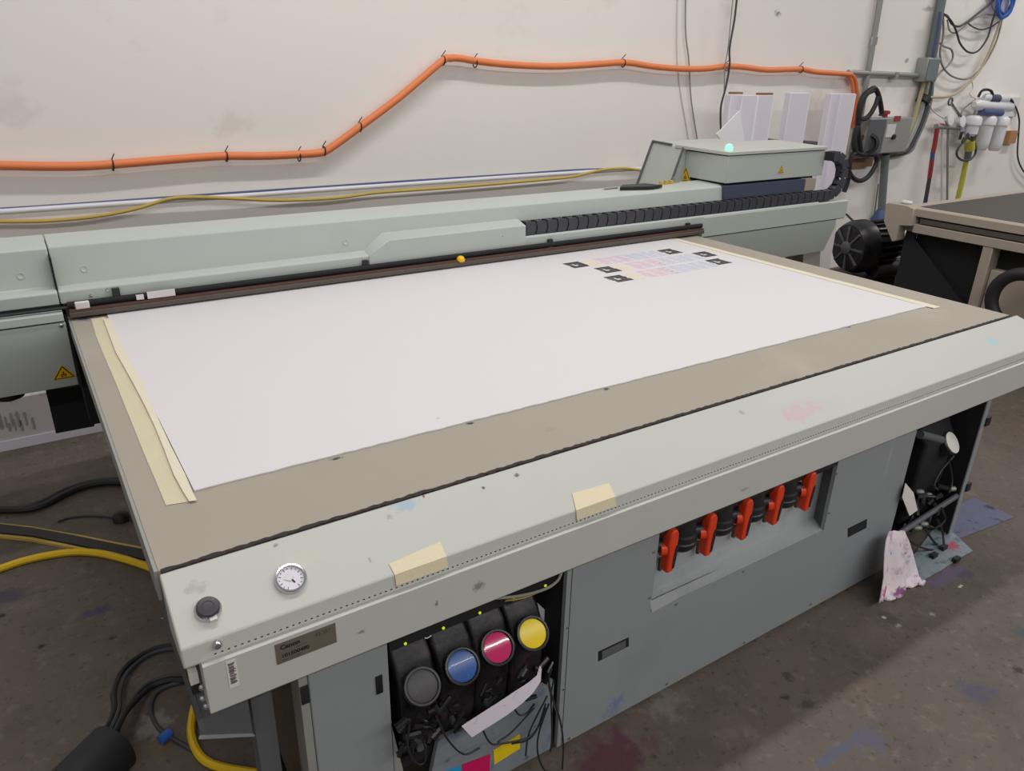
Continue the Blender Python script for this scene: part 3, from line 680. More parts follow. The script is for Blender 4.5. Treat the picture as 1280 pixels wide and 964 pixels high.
# test print on the board (flat ink)
ZP = .8237
sk = lambda x, y: Vector((x, y, ZP))
rows_ = ((1.872, 2.292, 1.222, 1.325), (1.932, 2.392, 1.098, 1.202), (1.882, 2.342, .972, 1.076))
segs = dict(ink_y=(0, .13), ink_m=(.15, .50), ink_p=(.46, .56), ink_c=(.54, 1.0))
for key, (u0, u1) in segs.items():
    b = MB()
    for x0, x1, y0, y1 in rows_:
        a0, a1 = x0 + (x1 - x0) * u0, x0 + (x1 - x0) * u1
        nc = max(1, round((a1 - a0) / .05)); w = (a1 - a0) / nc
        for j in range(nc):
            for k in range(7):
                if key == 'ink_p' and k % 2: continue
                ya = y0 + (y1 - y0) * k / 7 + .002 * random.random(); xa = a0 + w * j + random.uniform(0, .01); xb = a0 + w * (j + 1) - random.uniform(.002, .012)
                h = .011 if key == 'ink_y' else .0075
                b.add([sk(xa, ya), sk(xb, ya), sk(xb, ya + h), sk(xa, ya + h)], [(0, 1, 2, 3)])
    b.build('test_print_lines', M[key], bd, kind='stuff', flat=True)
for cx_, cy_ in ((1.82, 1.275), (1.883, 1.15), (1.832, 1.022), (2.342, 1.27), (2.442, 1.155), (2.392, 1.03)):
    b = MB()
    for k in range(6):
        yy = cy_ - .042 + k * .0145
        x0 = cx_ - .040 + random.uniform(-.004, .004); x1 = cx_ + .040 + random.uniform(-.004, .004)
        if k in (2, 3): 
            b.add([(x0, yy, ZP + .0002), (cx_ - .016, yy, ZP + .0002), (cx_ - .016, yy + .011, ZP + .0002), (x0, yy + .011, ZP + .0002)], [(0, 1, 2, 3)])
            x0 = cx_ + (.004 if k == 2 else -.006)
        b.add([(x0, yy, ZP + .0002), (x1, yy, ZP + .0002), (x1, yy + .0122, ZP + .0002), (x0, yy + .0122, ZP + .0002)], [(0, 1, 2, 3)])
    b.build('test_patch', M['ink_mark'], bd, flat=True, label='black striped test patch')

TZ = .8206
def strip(rows, z, th, name, m, **k):
    """rows of (py, left px, right px) on the bed"""
    rr = []
    for py, l, r in rows:
        a, c = at(l, py, z=z), at(r, py - (r - l) * .16, z=z); rr.append([a.lerp(c, t) for t in (0, .5, 1)])
    return MB().grid(rr, (0, 0, th)).build(name, m, **k)
strip([(399, 114, 131), (420, 120, 139), (440, 128, 147), (482, 146, 170), (505, 155, 183), (532, 166, 195.5), (560, 177, 207), (594, 191.5, 220), (612, 199, 231), (632, 207.5, 239)], TZ, .0006, 'masking_tape', M['tape'], label='wide masking tape strip along the left edge of the bed', cat='tape', group='tape round the print board')
strip([(399, 129, 138), (420, 137, 147), (440, 144.5, 156), (482, 168, 179), (505, 180, 189), (532, 193, 201), (560, 204.5, 214), (594, 217.5, 231), (615, 229, 240), (627, 236.5, 246)], .8245, .0005, 'masking_tape', M['tape_light'], label='narrow pale tape strip overlapping the left board edge', cat='tape', group='tape round the print board')
rr = []
for i in range(20):
    t = i / 19; yy = .182 + (1.5 - .182) * t
    x = 2.600 - .012 * t; zi = .8212 if yy < .21 else .8242; rr.append([(x - .055 + (.012 if i < 1 else 0), yy, zi), (x - .047, yy - .001, zi), (x - .038, yy - .002, .8212), (x - .005 + .002 * math.sin(i * 1.7), yy - .004, .8209)])
MB().grid(rr, (0, 0, .0005)).build('masking_tape', M['tape_light'], label='masking tape strip along the right board edge', cat='tape', group='tape round the print board')
def bent_tape(T, Bm, Fr, label):
    """tape folded over the rail edge: T = back pixels on the top, Bm = at the edge, Fr = on the front"""
    rows = []
    top3 = [on(a, b_, RA + RN * .0008, RN) for a, b_ in T]
    fold = RE + (RN + Vector((0, -1, .2))).normalized() * .0012
    edge = [Vector((on(a, b_, RE, RN).x, fold.y, fold.z)) for a, b_ in Bm]
    frt = [Vector((e.x, -.128, e.z - .021)) for e in edge]
    for k_ in (0, .33, .66, 1): rows.append([top3[0].lerp(edge[0], k_).lerp(top3[1].lerp(edge[1], k_), t) for t in (0, .5, 1)])
    for k_ in (.5, 1): rows.append([edge[0].lerp(frt[0], k_).lerp(edge[1].lerp(frt[1], k_), t) for t in (0, .5, 1)])
    MB().grid(rows, (0, -.0006, .0006)).build('masking_tape', M['tape_pale'], label=label, cat='tape', group='tape tabs on the front rail')
bent_tape([(486, 705), (550, 677)], [(494, 721), (558, 696)], [(499, 730), (561, 706)], 'larger masking tape tab folded over the rail near the gauge')
bent_tape([(715, 617), (761, 604)], [(717, 634), (766, 617)], [(722, 644), (767, 630)], 'smaller masking tape tab folded over the rail mid length')

# ------------------------------------------------------------------ ink bottles
def bottle(px, py, capm, label, i):
    c = at(px, py, y=-.062)
    r = thing('ink_bottle', label, 'ink bottle', (c.x, .09, .205), 'ink bottles in the open cabinet')
    nv = Vector((-.12, -.72, .68)).normalized()
    hw = .044
    cz = c.z
    side = [(.28, .208), (.28, .53), (.04, .53), (.012, cz + .065), (-.022, cz + .034), (-.040, cz - .002), (-.046, cz - .045), (-.046, cz - .10), (-.034, .208)]
    MB().prism(side, c.x - hw, c.x + hw).build('bottle_body', M['ink_black'], r, bevel=.010, seg=3)
    b = MB(); b.box((c.x - hw - .001, -.036, .25), (c.x - hw + .012, .02, cz - .03)); b.build('body_rib', M['ink_black'], r, bevel=.004)
    base = c - nv * .026
    b = MB().lathe(base, nv, [(.030, -.03), (.031, .004), (.038, .006), (.0395, .012), (.0395, .024), (.0375, .0295), (.0335, .030), (.032, .025)], 28)
    k = b.build('bottle_cap', M['ink_black'] if capm != 'cap_k' else M['cap_k'], r)
    MB().lathe(base + nv * .024, nv, [(.0318, 0), (.0312, .0025), (.027, .0036), (.001, .004)], 28).build('cap_disc', M[capm], k)
    # outlet fitting and hose below the cap
    p = Vector((c.x - .012, -.052, .262))
    MB().lathe(p, (0, -1, -.2), [(.012, -.01), (.012, .004), (.008, .006), (.008, .016), (.011, .018), (.011, .024)], 12).build('outlet', M['dark_side'], r)
    return r
bottle(528, 858, 'cap_k', 'ink bottle with the plain black cap, leftmost in the open cabinet', 0)
bottle(578, 833, 'cap_c', 'ink bottle with the blue cap in the open cabinet', 1)
bottle(622, 809.5, 'cap_m', 'ink bottle with the magenta cap in the open cabinet', 2)
bottle(666, 792, 'cap_y', 'ink bottle with the yellow cap in the open cabinet', 3)
# pale jug behind the yellow one
p = at(655, 762, y=.07)
MB().slab([at(640, 756, y=.02), at(662, 745, y=.02), at(684, 765, y=.02), at(683, 800, y=.02), at(655, 790, y=.02)], (0, .02, 0)).build('bracket_plate', M['white_pipe'], pr, label='pale bracket plate behind the yellow ink bottle')
# bottle of the right bay
c = at(1190, 553.5, y=-.02)
rb = thing('ink_bottle', 'black ink bottle with white cap in the right-hand bay', 'ink bottle', (c.x - .05, .12, .075))
nv = Vector((.10, -.80, .60)).normalized()
MB().prism([(.30, .078), (.30, .54), (.06, .54), (.02, c.z + .05), (-.005, c.z + .01), (.0, .25), (.02, .078)], c.x - .14, c.x + .05).build('bottle_body', M['dull_black'], rb, bevel=.012, seg=3)
k = MB().lathe(c - nv * .03, nv, [(.036, -.03), (.037, .004), (.042, .006), (.042, .026), (.038, .030)], 26).build('bottle_cap', M['black'], rb)
MB().lathe(c, nv, [(.038, 0), (.038, .003), (.034, .004), (.001, .0045)], 26).build('cap_disc', M['cap_w'], k, label='white cap disc')
MB().cyl(at(1150, 543, y=-.03), at(1176, 550, y=-.04), .014, 12).build('bottle_handle', M['dark_side'], rb)

# hanging hoses and paper strip in the ink cabinet
b = MB()
hoses = []
for i in range(64):
    px = random.uniform(500, 685); py = 936 - (px - 500) * .42 + random.uniform(-34, 6)
    p = at(px, py, y=-.088)
    d = Vector((random.uniform(-1, 1), random.uniform(-.2, .2), random.uniform(-1, .6))).normalized() * random.uniform(.006, .018)
    b.cyl(p - d, p + d, random.uniform(.003, .008), 7)
b.build('hose_fittings', M['ink_black'], pr, kind='stuff')
for a in ([(512, 905), (510, 935), (522, 955), (532, 950), (530, 925)], [(545, 895), (560, 925), (580, 943), (600, 935)], [(600, 905), (612, 928), (625, 930), (660, 922), (675, 905), (682, 885)], [(640, 880), (648, 893), (658, 892), (668, 880)], [(682, 880), (672, 910), (660, 925), (640, 930)], [(692, 850), (689, 870), (690, 920), (688, 940)], [(690, 835), (686, 850), (690, 870), (700, 900), (704, 930), (703, 962)], [(686, 880), (674, 915), (672, 940), (680, 962), (692, 966)], [(684, 870), (662, 915), (657, 945)], [(668, 885), (640, 915), (622, 928)]):
    cable('ink_lead', [at(u, w, y=-.098 - .003 * j) for j, (u, w) in enumerate(a)], .0022, M['rubber'], pr, n=6, k=6)
cable('ink_lead', [at(691, 828, y=-.09), at(684, 845, y=-.09), at(688, 868, y=-.092), at(698, 895, y=-.094)], .0022, M['grey_cable'], pr, label='grey lead beside the yellow ink bottle')
rows = []
for (a, b_, yy) in (((577, 908), (590, 922), -.118), ((600, 893), (612, 908), -.118), ((622, 879), (634, 894), -.116), ((643, 865), (652, 880), -.112), ((660, 854), (666, 867), -.106), ((671, 845), (676, 852), -.10), ((675, 832), (677, 836), -.097)):
    p, q = at(*a, y=yy), at(*b_, y=yy); rows.append([p.lerp(q, t) for t in (0, .5, 1)])
MB().grid(rows, (0, .0006, 0)).build('paper_strip', M['paper'], label='curled white paper strip lying across the ink hoses', cat='paper')
b = MB().slab([at(1128, 622, y=-.075), at(1132, 604, y=-.07), at(1142, 616, y=-.07), at(1147, 638, y=-.075), at(1137, 645, y=-.078)], (0, .0015, 0))
b.build('paper_strip', M['label_white'], label='short white paper strip in the right-hand bay', cat='paper')

# rag hanging out of the right bay
rows = []
prof_px = [(664, 1112, 1131), (676, 1107, 1136), (690, 1104, 1140), (705, 1102, 1143), (720, 1101, 1146), (735, 1099, 1148), (745, 1098, 1147), (753, 1097, 1144)]
for i, (py, l, r) in enumerate(prof_px):
    row = []
    a_, c_ = at(l, py, y=-.10 - .009 * i), at(r, py, y=-.10 - .009 * i)
    for j in range(29):
        t = j / 28
        p = a_.lerp(c_, t)
        f = min(1, .25 + i / 5)
        p += Vector((0, -f * (.010 * math.sin(t * 13 + .25 * i) + .004 * math.sin(t * 29 + i * .6)), .006 * math.sin(t * 17) * (i == 7)))
        p.z = max(p.z, .004 + .003 * math.sin(j * 1.3))
        row.append(p)
    rows.append(row)
MB().grid(rows, (0, .003, 0)).build('rag', M['rag'], label='white rag stained magenta and blue hanging to the floor', cat='rag', angle=180)
# films on the floor
def film(pts, z, m, **k):
    P = [at(a, b_, z=z) for a, b_ in pts]
    MB().slab(P, (0, 0, .0012)).build('plastic_film', m, cat='plastic sheet', **k)
film([(1186, 640), (1216, 622), (1228, 627), (1247, 637), (1267, 647), (1232, 661), (1203, 672), (1186, 676)], .0015, M['film_blue'], label='blue stained plastic film on the floor beside the right bay')
film([(1142, 694), (1165, 664), (1178, 657), (1197, 671), (1216, 689), (1198, 699), (1175, 714), (1150, 728), (1138, 720)], .0035, M['film'], label='clear ink-splashed plastic film on the floor behind the rag')

# ------------------------------------------------------------------ left floor
def fc(px, py, z): return at(px, py, z=z)
t0, t1 = fc(143, 934, .064), fc(58, 1020, .064)
d = (t0 - t1).normalized()
t1 = t1 - d * .5
ft = thing('duct_tube', 'thick black tube lying on the floor at the lower left', 'tube', ((t0 + t1) / 2).to_tuple()[:2] + (0,))
b = MB(); b.lathe(t1, t0 - t1, [(.052, 0), (.063, .002), (.063, (t0 - t1).length), (.053, (t0 - t1).length + .002), (.053, (t0 - t1).length - .25), (.01, (t0 - t1).length - .26)], 28)
b.build('tube_shell', M['foam'], ft)
rb_ = .0072
mouth = t0 - d * .05
cable('black_cable', [mouth + Vector((-.02, 0, .02)), fc(141, 895, .08), fc(142, 866, .05), fc(152, 840, .02), fc(172, 822, .011), fc(196, 810, .011), fc(222, 806, .011), fc(262, 800, .011)], rb_, M['rubber'], label='thicker black cable arching from the tube, outermost loop', cat='cable', group='cables from the black tube')
cable('black_cable', [mouth + Vector((.0, 0, .02)), fc(147, 893, .08), fc(149, 868, .045), fc(157, 845, .02), fc(176, 825, .009), fc(198, 814, .009), fc(225, 810, .009), fc(262, 806, .009)], .0055, M['dark_cable'], label='thin grey cable following the outermost loop from the tube', cat='cable', group='cables from the black tube')
cable('black_cable', [mouth + Vector((.02, 0, .02)), fc(154, 896, .08), fc(168, 878, .04), fc(185, 862, .012), fc(205, 852, .011), fc(228, 851, .011), fc(262, 852, .011)], rb_, M['rubber'], label='black cable in the inner loop from the tube', cat='cable', group='cables from the black tube')
cable('black_cable', [mouth + Vector((.03, 0, .0)), fc(152, 899, .07), fc(166, 874, .03), fc(183, 856, .008), fc(205, 846, .008), fc(228, 844, .008), fc(262, 842, .008)], .005, M['dark_cable'], label='thin cable above the inner loop from the tube', cat='cable', group='cables from the black tube')
th = thing('air_hose', 'thin dark air hose with a blue connector curling on the floor', 'hose', fc(210, 900, 0))
cable('hose_line', [fc(232, 852, .006), fc(212, 857, .006), fc(196, 866, .006), fc(189, 880, .006), (fc(190, 895, .006)), fc(198, 910, .006), fc(210, 920, .006), fc(225, 929, .006), fc(241, 938, .006)], .0055, M['dark_cable'], th)
p = fc(205, 922, .012); q = fc(211, 917, .012)
MB().lathe(p, q - p, [(.009, -.012), (.0125, -.010), (.0125, .018), (.009, .02)], 12).build('hose_connector', M['blue_bright'], th, label='blue connector')
cable('yellow_hose', [fc(249, 868, .012), fc(243, 884, .012), fc(240, 900, .012), fc(239, 915, .012), fc(243, 932, .012), fc(252, 947, .012), fc(266, 956, .012), fc(290, 962, .012), fc(330, 968, .012)], .0105, M['yellow'], label='yellow hose curving under the front left printer corner', cat='hose')
cable('yellow_hose', [fc(-30, 722, .012), fc(0, 711, .012), fc(30, 701, .012), fc(62, 694, .012), (fc(95, 690, .012)), fc(125, 692, .012), fc(155, 699, .012), fc(180, 707, .012), fc(190, 711, .012)], .0125, M['yellow'], label='bright yellow hose arching across the left floor', cat='hose')
# flat cable cover: black strip with two yellow edge strips
cr = thing('cable_cover', 'flat black cable cover with yellow edges on the left floor', 'cable cover', fc(90, 680, 0))
def band(pxa, pxb, h, name, m):
    A = [fc(a, b_, 0) for a, b_ in pxa]; B_ = [fc(a, b_, 0) for a, b_ in pxb]
    rows = [A, B_]
    MB().grid(rows, (0, 0, h)).build(name, m, cr)
band([(-20, 668), (40, 674), (100, 686), (150, 697), (200, 708)], [(-20, 657), (40, 664), (100, 675), (150, 685.5), (200, 695)], .016, 'cover_body', M['rubber'])
band([(-20, 671), (40, 677.5), (100, 689), (150, 700.5), (200, 712)], [(-20, 668.4), (40, 674.4), (100, 686.4), (150, 697.4), (200, 708.4)], .010, 'edge_strip', M['dim_yellow'])
band([(-20, 656.6), (40, 663.6), (100, 674.6), (150, 685.1), (200, 694.6)], [(-20, 654.5), (40, 661), (100, 671.5), (150, 681.5), (200, 690.5)], .010, 'edge_strip', M['dim_yellow'])
cable('dark_hose', [fc(-30, 640, .014), fc(0, 637.5, .014), fc(30, 637, .014), fc(55, 631, .014), fc(80, 618, .014), fc(105, 608, .014), fc(130, 603, .014), fc(150, 603, .014), fc(180, 604, .014)], .013, M['rubber'], label='thicker dark hose snaking over the left floor', cat='hose', group='dark hoses on the left floor')
cable('dark_hose', [fc(-30, 632, .009), fc(0, 634, .009), fc(28, 633, .009), fc(52, 626, .009), fc(78, 613, .009), fc(105, 603.5, .009), fc(130, 599, .009), fc(150, 598, .009), fc(180, 597, .009)], .008, M['dark_cable'], label='thinner grey hose alongside the dark one on the left floor', cat='hose', group='dark hoses on the left floor')
ck = thing('floor_cable', 'thin dark cable with a rubber end on the floor beside the printer side', 'cable', fc(130, 648, 0))
cable('cable_line', [fc(72, 652, .004), fc(90, 646.5, .004), fc(120, 645, .004), fc(150, 648, .004), fc(170, 650, .004)], .004, M['dark_cable'], ck)
p = fc(152, 650, 0); MB().lathe(p, (0, 0, 1), [(.03, 0), (.028, .02), (.02, .03), (.01, .035)], 12).build('cable_end', M['rubber'], ck)
# wrapped carton behind the left end
bx = thing('wrapped_carton', 'long white wrapped carton lying behind the gantry end', 'carton', (-.42, 2.56, 0))
MB().box((-1.0, 2.46, .005), (.12, 2.66, .235)).build('carton_body', M['carton'], bx, bevel=.008, label='printed grey white wrapping')
MB().box((-1.0, 2.455, .0), (.12, 2.459, .045)).build('carton_base', M['white_foam'], bx)
b = MB()
for k in range(16):
    x = -.40 + (k % 8) * .022 + .05 * (k // 8); z = .10 + random.uniform(0, .05)
    b.box((x, 2.4572, z - .03), (x + random.uniform(.004, .010), 2.4585, z + random.uniform(.0, .04)))
b.build('carton_print', M['side'], bx, kind='stuff')
MB().box((-.9, 2.5, .236), (.0, 2.64, .30)).build('rolled_film', M['white_foam'], label='white foam slab resting on the wrapped carton', cat='foam slab', bevel=.01)
p = at(11, 494, y=1.66); MB().lathe((p.x, 1.66, p.z + .04), (0, 0, -1), [(.045, 0), (.05, .02), (.045, .045), (.02, .056)], 16).build('end_foot', M['rubber'], pr, label='black round foot under the gantry end cover')

# ------------------------------------------------------------------ wall runs
WY = 2.75
def wl(px, py, off): return at(px, py, y=WY - off)
oc = thing('orange_conduit', 'orange flexible conduit running along the back wall', 'conduit', (2.6, WY - .04, 1.1))
path = [(-40, 207), (0, 207), (60, 208), (110, 207.5), (160, 204), (215, 199.5), (255, 196.5), (283, 195), (330, 195), (375, 193), (400, 191), (412, 186), (448, 160), (500, 121), (552, 77), (562, 73), (575, 73), (600, 77), (640, 81), (690, 83), (735, 81), (770, 78.5), (790, 79), (815, 83), (850, 86), (880, 86), (908, 83), (930, 84), (960, 87.5), (1000, 86.5), (1020, 90), (1050, 92), (1064, 93)]
MB().tube(catmull([wl(a, b_, .045) for a, b_ in path], 4), .019, 10).build('conduit_run', M['orange_tube'], oc)
for off, dx in ((.045, 0), (.04, -5)):
    MB().tube(catmull([wl(1054 + dx, 92.5, off), wl(1064 + dx, 94, off), wl(1069 + dx, 100, off), wl(1071 + dx, 112, off), wl(1071 + dx, 122, off), wl(1066 + dx, 160, off)], 4), .014, 8).build('conduit_tail', M['orange_tube'], oc)
for px, py, ang in ((283, 196, 90), (141, 207, 90), (405, 189, 70), (450, 159, 55), (554, 76, 60), (779, 79, 95), (909, 84, 90), (1001, 87, 90), (374, 196, 90), (594, 79, 90)):
    c = wl(px, py, .045); MB().tube([c + Vector((.002 * math.sin(a), .022 * math.cos(a), .022 * math.sin(a))) for a in [i * math.pi / 6 for i in range(12)]], .0035, 5, True).build('cable_tie', M['black'], oc)
    MB().cyl(c + Vector((.0, .02, .02)), c + Vector((.012, -.005, .05)), .0025, 5).build('tie_tail', M['black'], oc)
cable('wall_pipe', [wl(-40, 267.7, .05), wl(0, 265, .05), wl(200, 251.5, .05), wl(420, 236.3, .05), wl(640, 221.2, .05), wl(760, 213.3, .05), wl(840, 208, .05)], .0125, M['white_pipe'], n=2, k=10, label='silver white pipe running along the wall behind the gantry', cat='pipe')
cable('blue_wall_cable', [wl(-40, 263.6, .045), wl(60, 257.5, .04), (wl(200, 247.6, .045)), wl(320, 239.2, .05), (wl(400, 233.8, .045)), wl(500, 227, .048), wl(640, 218, .045), wl(730, 212, .045), wl(790, 212, .05), wl(812, 214, .05)], .006, M['blue_cable'], label='blue cable tied along the top of the wall pipe', cat='cable')
cable('yellow_wall_cable', [wl(-40, 277.5, .06), wl(0, 277, .06), wl(60, 276, .065), wl(120, 270.5, .07), wl(170, 261, .07), wl(210, 249, .07), wl(240, 246.5, .07), wl(290, 248, .07), wl(350, 250.5, .07), wl(420, 247.5, .07), wl(470, 241, .07), wl(540, 236, .07), wl(600, 231.5, .075), wl(680, 224.5, .08), wl(715, 221, .08), wl(750, 213, .08), wl(775, 210.5, .08), wl(795, 212, .08), wl(814, 216, .08)], .0085, M['dim_yellow'], label='drooping yellow cable below the wall pipe', cat='cable')
# hanging wires
def wire(name, pts, r, m, label, cat='wire', off=.012, group=None):
    return cable(name, [wl(a, b_, off) for a, b_ in pts], r, m, label=label, cat=cat, group=group)
wire('hanging_wire', [(847, -10), (846, 60), (850, 110), (860, 170), (863, 200)], .0035, M['label_white'], 'pale wire hanging down the wall, left of the thin grey one', group='wires hanging on the wall', off=.006)
wire('hanging_wire', [(857, -10), (857, 40), (861, 75), (863, 115), (866, 140), (872, 178), (874, 200)], .0045, M['grey_cable'], 'thin grey wire hanging down the wall behind the carriage', group='wires hanging on the wall', off=.02)
wire('hanging_wire', [(922, -10), (918, 25), (912, 60), (912, 82), (907, 110), (901, 135), (901, 170), (900, 200)], .0065, M['dark_cable'], 'dark wire hanging down the wall over the orange conduit', group='wires hanging on the wall', off=.075)
wire('hanging_wire', [(917, -10), (914, 20), (910, 60), (906, 85), (905, 115), (902, 130)], .0035, M['grey_cable'], 'fine pale wire twisted beside the dark hanging one', group='wires hanging on the wall', off=.07)
# vertical conduit, horizontal conduit, conduit bundle, boxes
vc = thing('steel_conduit', 'vertical steel conduit on the wall left of the junction box', 'conduit', wl(1090, 60, .03))
MB().cyl(wl(1102, -10, .03), wl(1075, 150, .03), .022, 10).build('conduit_pipe', M['steel'], vc)
MB().cyl(wl(1093, 46, .03), wl(1091.3, 56, .03), .027, 10).build('conduit_coupling', M['chrome'], vc)
hc = thing('steel_conduit', 'horizontal steel conduit running into the junction box', 'conduit', wl(1110, 93, .03))
MB().cyl(wl(1060, 90.5, .035), wl(1152, 94.5, .035), .02, 10).build('conduit_pipe', M['steel'], hc)
p = wl(1118, 94.5, .035); MB().box((p.x - .02, p.y - .026, p.z - .03), (p.x + .02, WY, p.z + .024)).build('conduit_strap', M['steel'], hc)
jb = thing('junction_box', 'grey square junction box on the conduit bundle', 'box', wl(1158, 88, .05))
p = wl(1159, 88.5, .05)
MB().box((p.x - .10, WY - .10, p.z - .085), (p.x + .08, WY, p.z + .10)).build('box_body', M['steel'], jb, bevel=.008)
MB().box((p.x - .09, WY - .106, p.z - .075), (p.x + .07, WY - .1005, p.z + .09)).build('box_lid', M['hosegrey'], jb, bevel=.003)
vb = thing('conduit_bundle', 'grey green conduit descending from the top to the junction box', 'conduit', wl(1170, 40, .04))
MB().cyl(wl(1179, -10, .04), wl(1161, 84, .04), .036, 12).build('conduit_pipe', M['hosegrey'], vb)
lb_ = thing('conduit_bundle', 'bundle of pipes curving from junction box to the control box', 'conduit', wl(1150, 140, .04))
for dx, r, m in ((0, .028, M['steel']), (5, .026, M['dark_cable']), (-5, .018, M['tan_cable']), (9, .018, M['hosegrey'])):
    MB().tube(catmull([wl(1160 + dx * .6, 98, .05), wl(1154 + dx, 125, .05), wl(1147 + dx, 150, .05), wl(1136 + dx, 175, .05), wl(1127 + dx, 187 + dx * .3, .05), wl(1108, 193 + dx * .3, .05)], 5), r, 8).build('bundled_pipe', m, lb_)
MB().cyl(wl(1156, 121, .05), wl(1152, 128, .05), .055, 10).build('bundle_tie', M['rubber'], lb_)
for a, r, m, l in (([(1175, 15), (1172, 40), (1168, 60), (1165, 80)], .011, 'blue_cable', 'blue cable strapped to the upper conduit'), ([(1178, 16), (1173, 52), (1169, 75), (1163, 95), (1158, 118)], .009, 'grey_cable', 'grey cable passing the junction box on its right')):
    wire('strapped_cable', a, r, M[m], l, 'cable', .09)
# control box with red button
kb = thing('control_box', 'grey control box with a red button on the wall', 'control box', wl(1108, 170, .1))
p, q = wl(1084, 148, .12), wl(1128, 190, .12)
MB().box((p.x + .02, WY - .14, q.z), (q.x + .02, WY, p.z)).build('box_body', M['side'], kb, bevel=.01)
MB().box((p.x + .01, WY - .143, q.z + .01), (p.x + .24, WY - .1405, p.z - .01)).build('box_door', M['dark_side'], kb)
c = wl(1107, 141.5, .08); MB().lathe((c.x, WY - .08, p.z), (0, 0, 1), [(.02, 0), (.02, .025), (.035, .026), (.035, .05), (.01, .055)], 12).build('stop_button', M['red'], kb, label='red stop button')
c = wl(1122, 149, .142); MB().box((c.x - .05, WY - .144, c.z - .015), (c.x + .04, WY - .1402, c.z + .025)).build('box_sticker', M['red'], kb)
c = wl(1114, 165, .142); MB().box((c.x - .07, WY - .144, c.z - .04), (c.x + .05, WY - .1402, c.z + .06)).build('box_sticker', M['label_white'], kb)
c = wl(1116, 171, .142); MB().cyl((c.x, WY - .142, c.z), (c.x, WY - .16, c.z), .02, 12).build('box_switch', M['black'], kb)
c = wl(1083, 180, .1); MB().lathe(c, (-.6, -.6, .1), [(.085, 0), (.085, .06), (.06, .065), (.055, .04), (.01, .038)], 18).build('socket', M['rubber'], kb)
# black hose coil
for l, a in (('upper black hose loop above the control box', [(1076, 190), (1073, 165), (1073, 140), (1078, 122), (1088, 112), (1094, 111), (1099, 122), (1102, 140), (1101, 145)]),
             ('left black hose loop hanging beside the control box', [(1092, 113), (1083, 118), (1077, 132), (1074, 148), (1085, 146), (1094, 132), (1098, 120)]),
             ('black hose loop hanging below the control box', [(1075, 150), (1070, 165), (1067, 180), (1070, 190), (1080, 194), (1094, 194), (1095, 205), (1086, 220), (1075, 226), (1066, 222), (1060, 212)]),
             ('black hose dropping from the control box behind the cable chain', [(1094, 193), (1078, 193), (1067, 192), (1062, 205), (1060, 225), (1055, 240)])):
    wire('black_hose', a, .019, M['rubber'], l, 'hose', .14, group='black hose loops on the wall')
# shelf slat and blue pipe below
MB().slab([wl(1065, 200, .05), wl(1092, 198, .05), wl(1090, 208, .05), wl(1063, 210, .05)], (0, .04, 0)).build('wooden_shelf', M['kraft'], label='narrow brown wooden shelf on the wall below the control box', cat='shelf')
cable('blue_pipe', [wl(1107, 193, .06), wl(1105, 220, .06), wl(1102, 260, .06), wl(1099, 300, .06)], .032, M['hosegrey'], label='blue grey pipe dropping from the control box', cat='pipe', n=2, k=10)
MB().lathe(wl(1102, 262, .07), (0, 0, -1), [(.035, 0), (.07, .08), (.08, .35)], 14).build('blue_pipe_boot', M['blue_cable'], label='blue tapered boot at the foot of the pipe', cat='boot')
wire('thin_drop_wire', [(1098, 230), (1094, 260), (1090, 285)], .006, M['grey_cable'], 'thin grey wire left of the blue pipe')
# loose cables upper right
for a, r, m, l in (([(1176, 17), (1184, 20), (1190, 30), (1198, 33), (1208, 28), (1222, 17), (1238, 4), (1246, -6)], .009, 'dark_cable', 'dark cable swagged from the conduit to the top right coil'),
                   ([(1178, 16), (1188, 25), (1195, 38), (1200, 54), (1210, 65), (1222, 64), (1234, 48), (1240, 28), (1245, 12)], .008, 'dark_cable', 'dark cable with a deep loop under the top right coil'),
                   ([(1179, 20), (1179, 45), (1175, 65), (1178, 82), (1188, 94), (1203, 99), (1216, 95), (1232, 78), (1246, 50), (1254, 18)], .008, 'grey_cable', 'grey cable with the widest loop from the conduit'),
                   ([(1172, 52), (1180, 58), (1189, 62), (1191, 72), (1185, 82), (1172, 94), (1164, 110), (1158, 125)], .008, 'grey_cable', 'grey cable wandering back to the conduit bundle'),
                   ([(1184, 25), (1187, 38), (1194, 41), (1204, 34), (1214, 26), (1230, 18), (1250, 20)], .006, 'grey_cable', 'fine grey cable zigzagging below the dark swag'),
                   ([(1208, 27), (1215, 33), (1226, 37), (1238, 34), (1250, 26)], .006, 'dark_cable', 'short dark cable drooping left of the coil'),
                   ([(1252, 22), (1244, 45), (1234, 70), (1222, 92), (1206, 108), (1188, 120), (1160, 122)], .011, 'tan_cable', 'tan cable falling from the coil to the bundle'),
                   ([(1158, 122), (1166, 138), (1178, 147), (1190, 152)], .005, 'label_white', 'thin pale tube from the bundle to the tap'),
                   ([(1214, 98), (1216, 110), (1212, 118), (1222, 125), (1226, 128)], .005, 'label_white', 'thin pale tube down to the water filter'),
                   ([(1219, 125), (1208, 133), (1202, 140), (1200, 152), (1198, 160)], .007, 'grey_cable', 'grey tube looping from the water filter to the tap'),
                   ([(1263, 126), (1270, 135), (1274, 150), (1273, 170), (1272, 195), (1278, 212), (1290, 225)], .008, 'dark_cable', 'blue grey tube falling right of the water filter')):
    wire('loose_cable', a, r, M[m], l, 'cable', .05 + random.uniform(-.01, .02), group='loose cables on the right wall')
bc = thing('cable_coil', 'coil of blue cable hanging at the top right wall', 'cable coil', wl(1256, 8, .06))
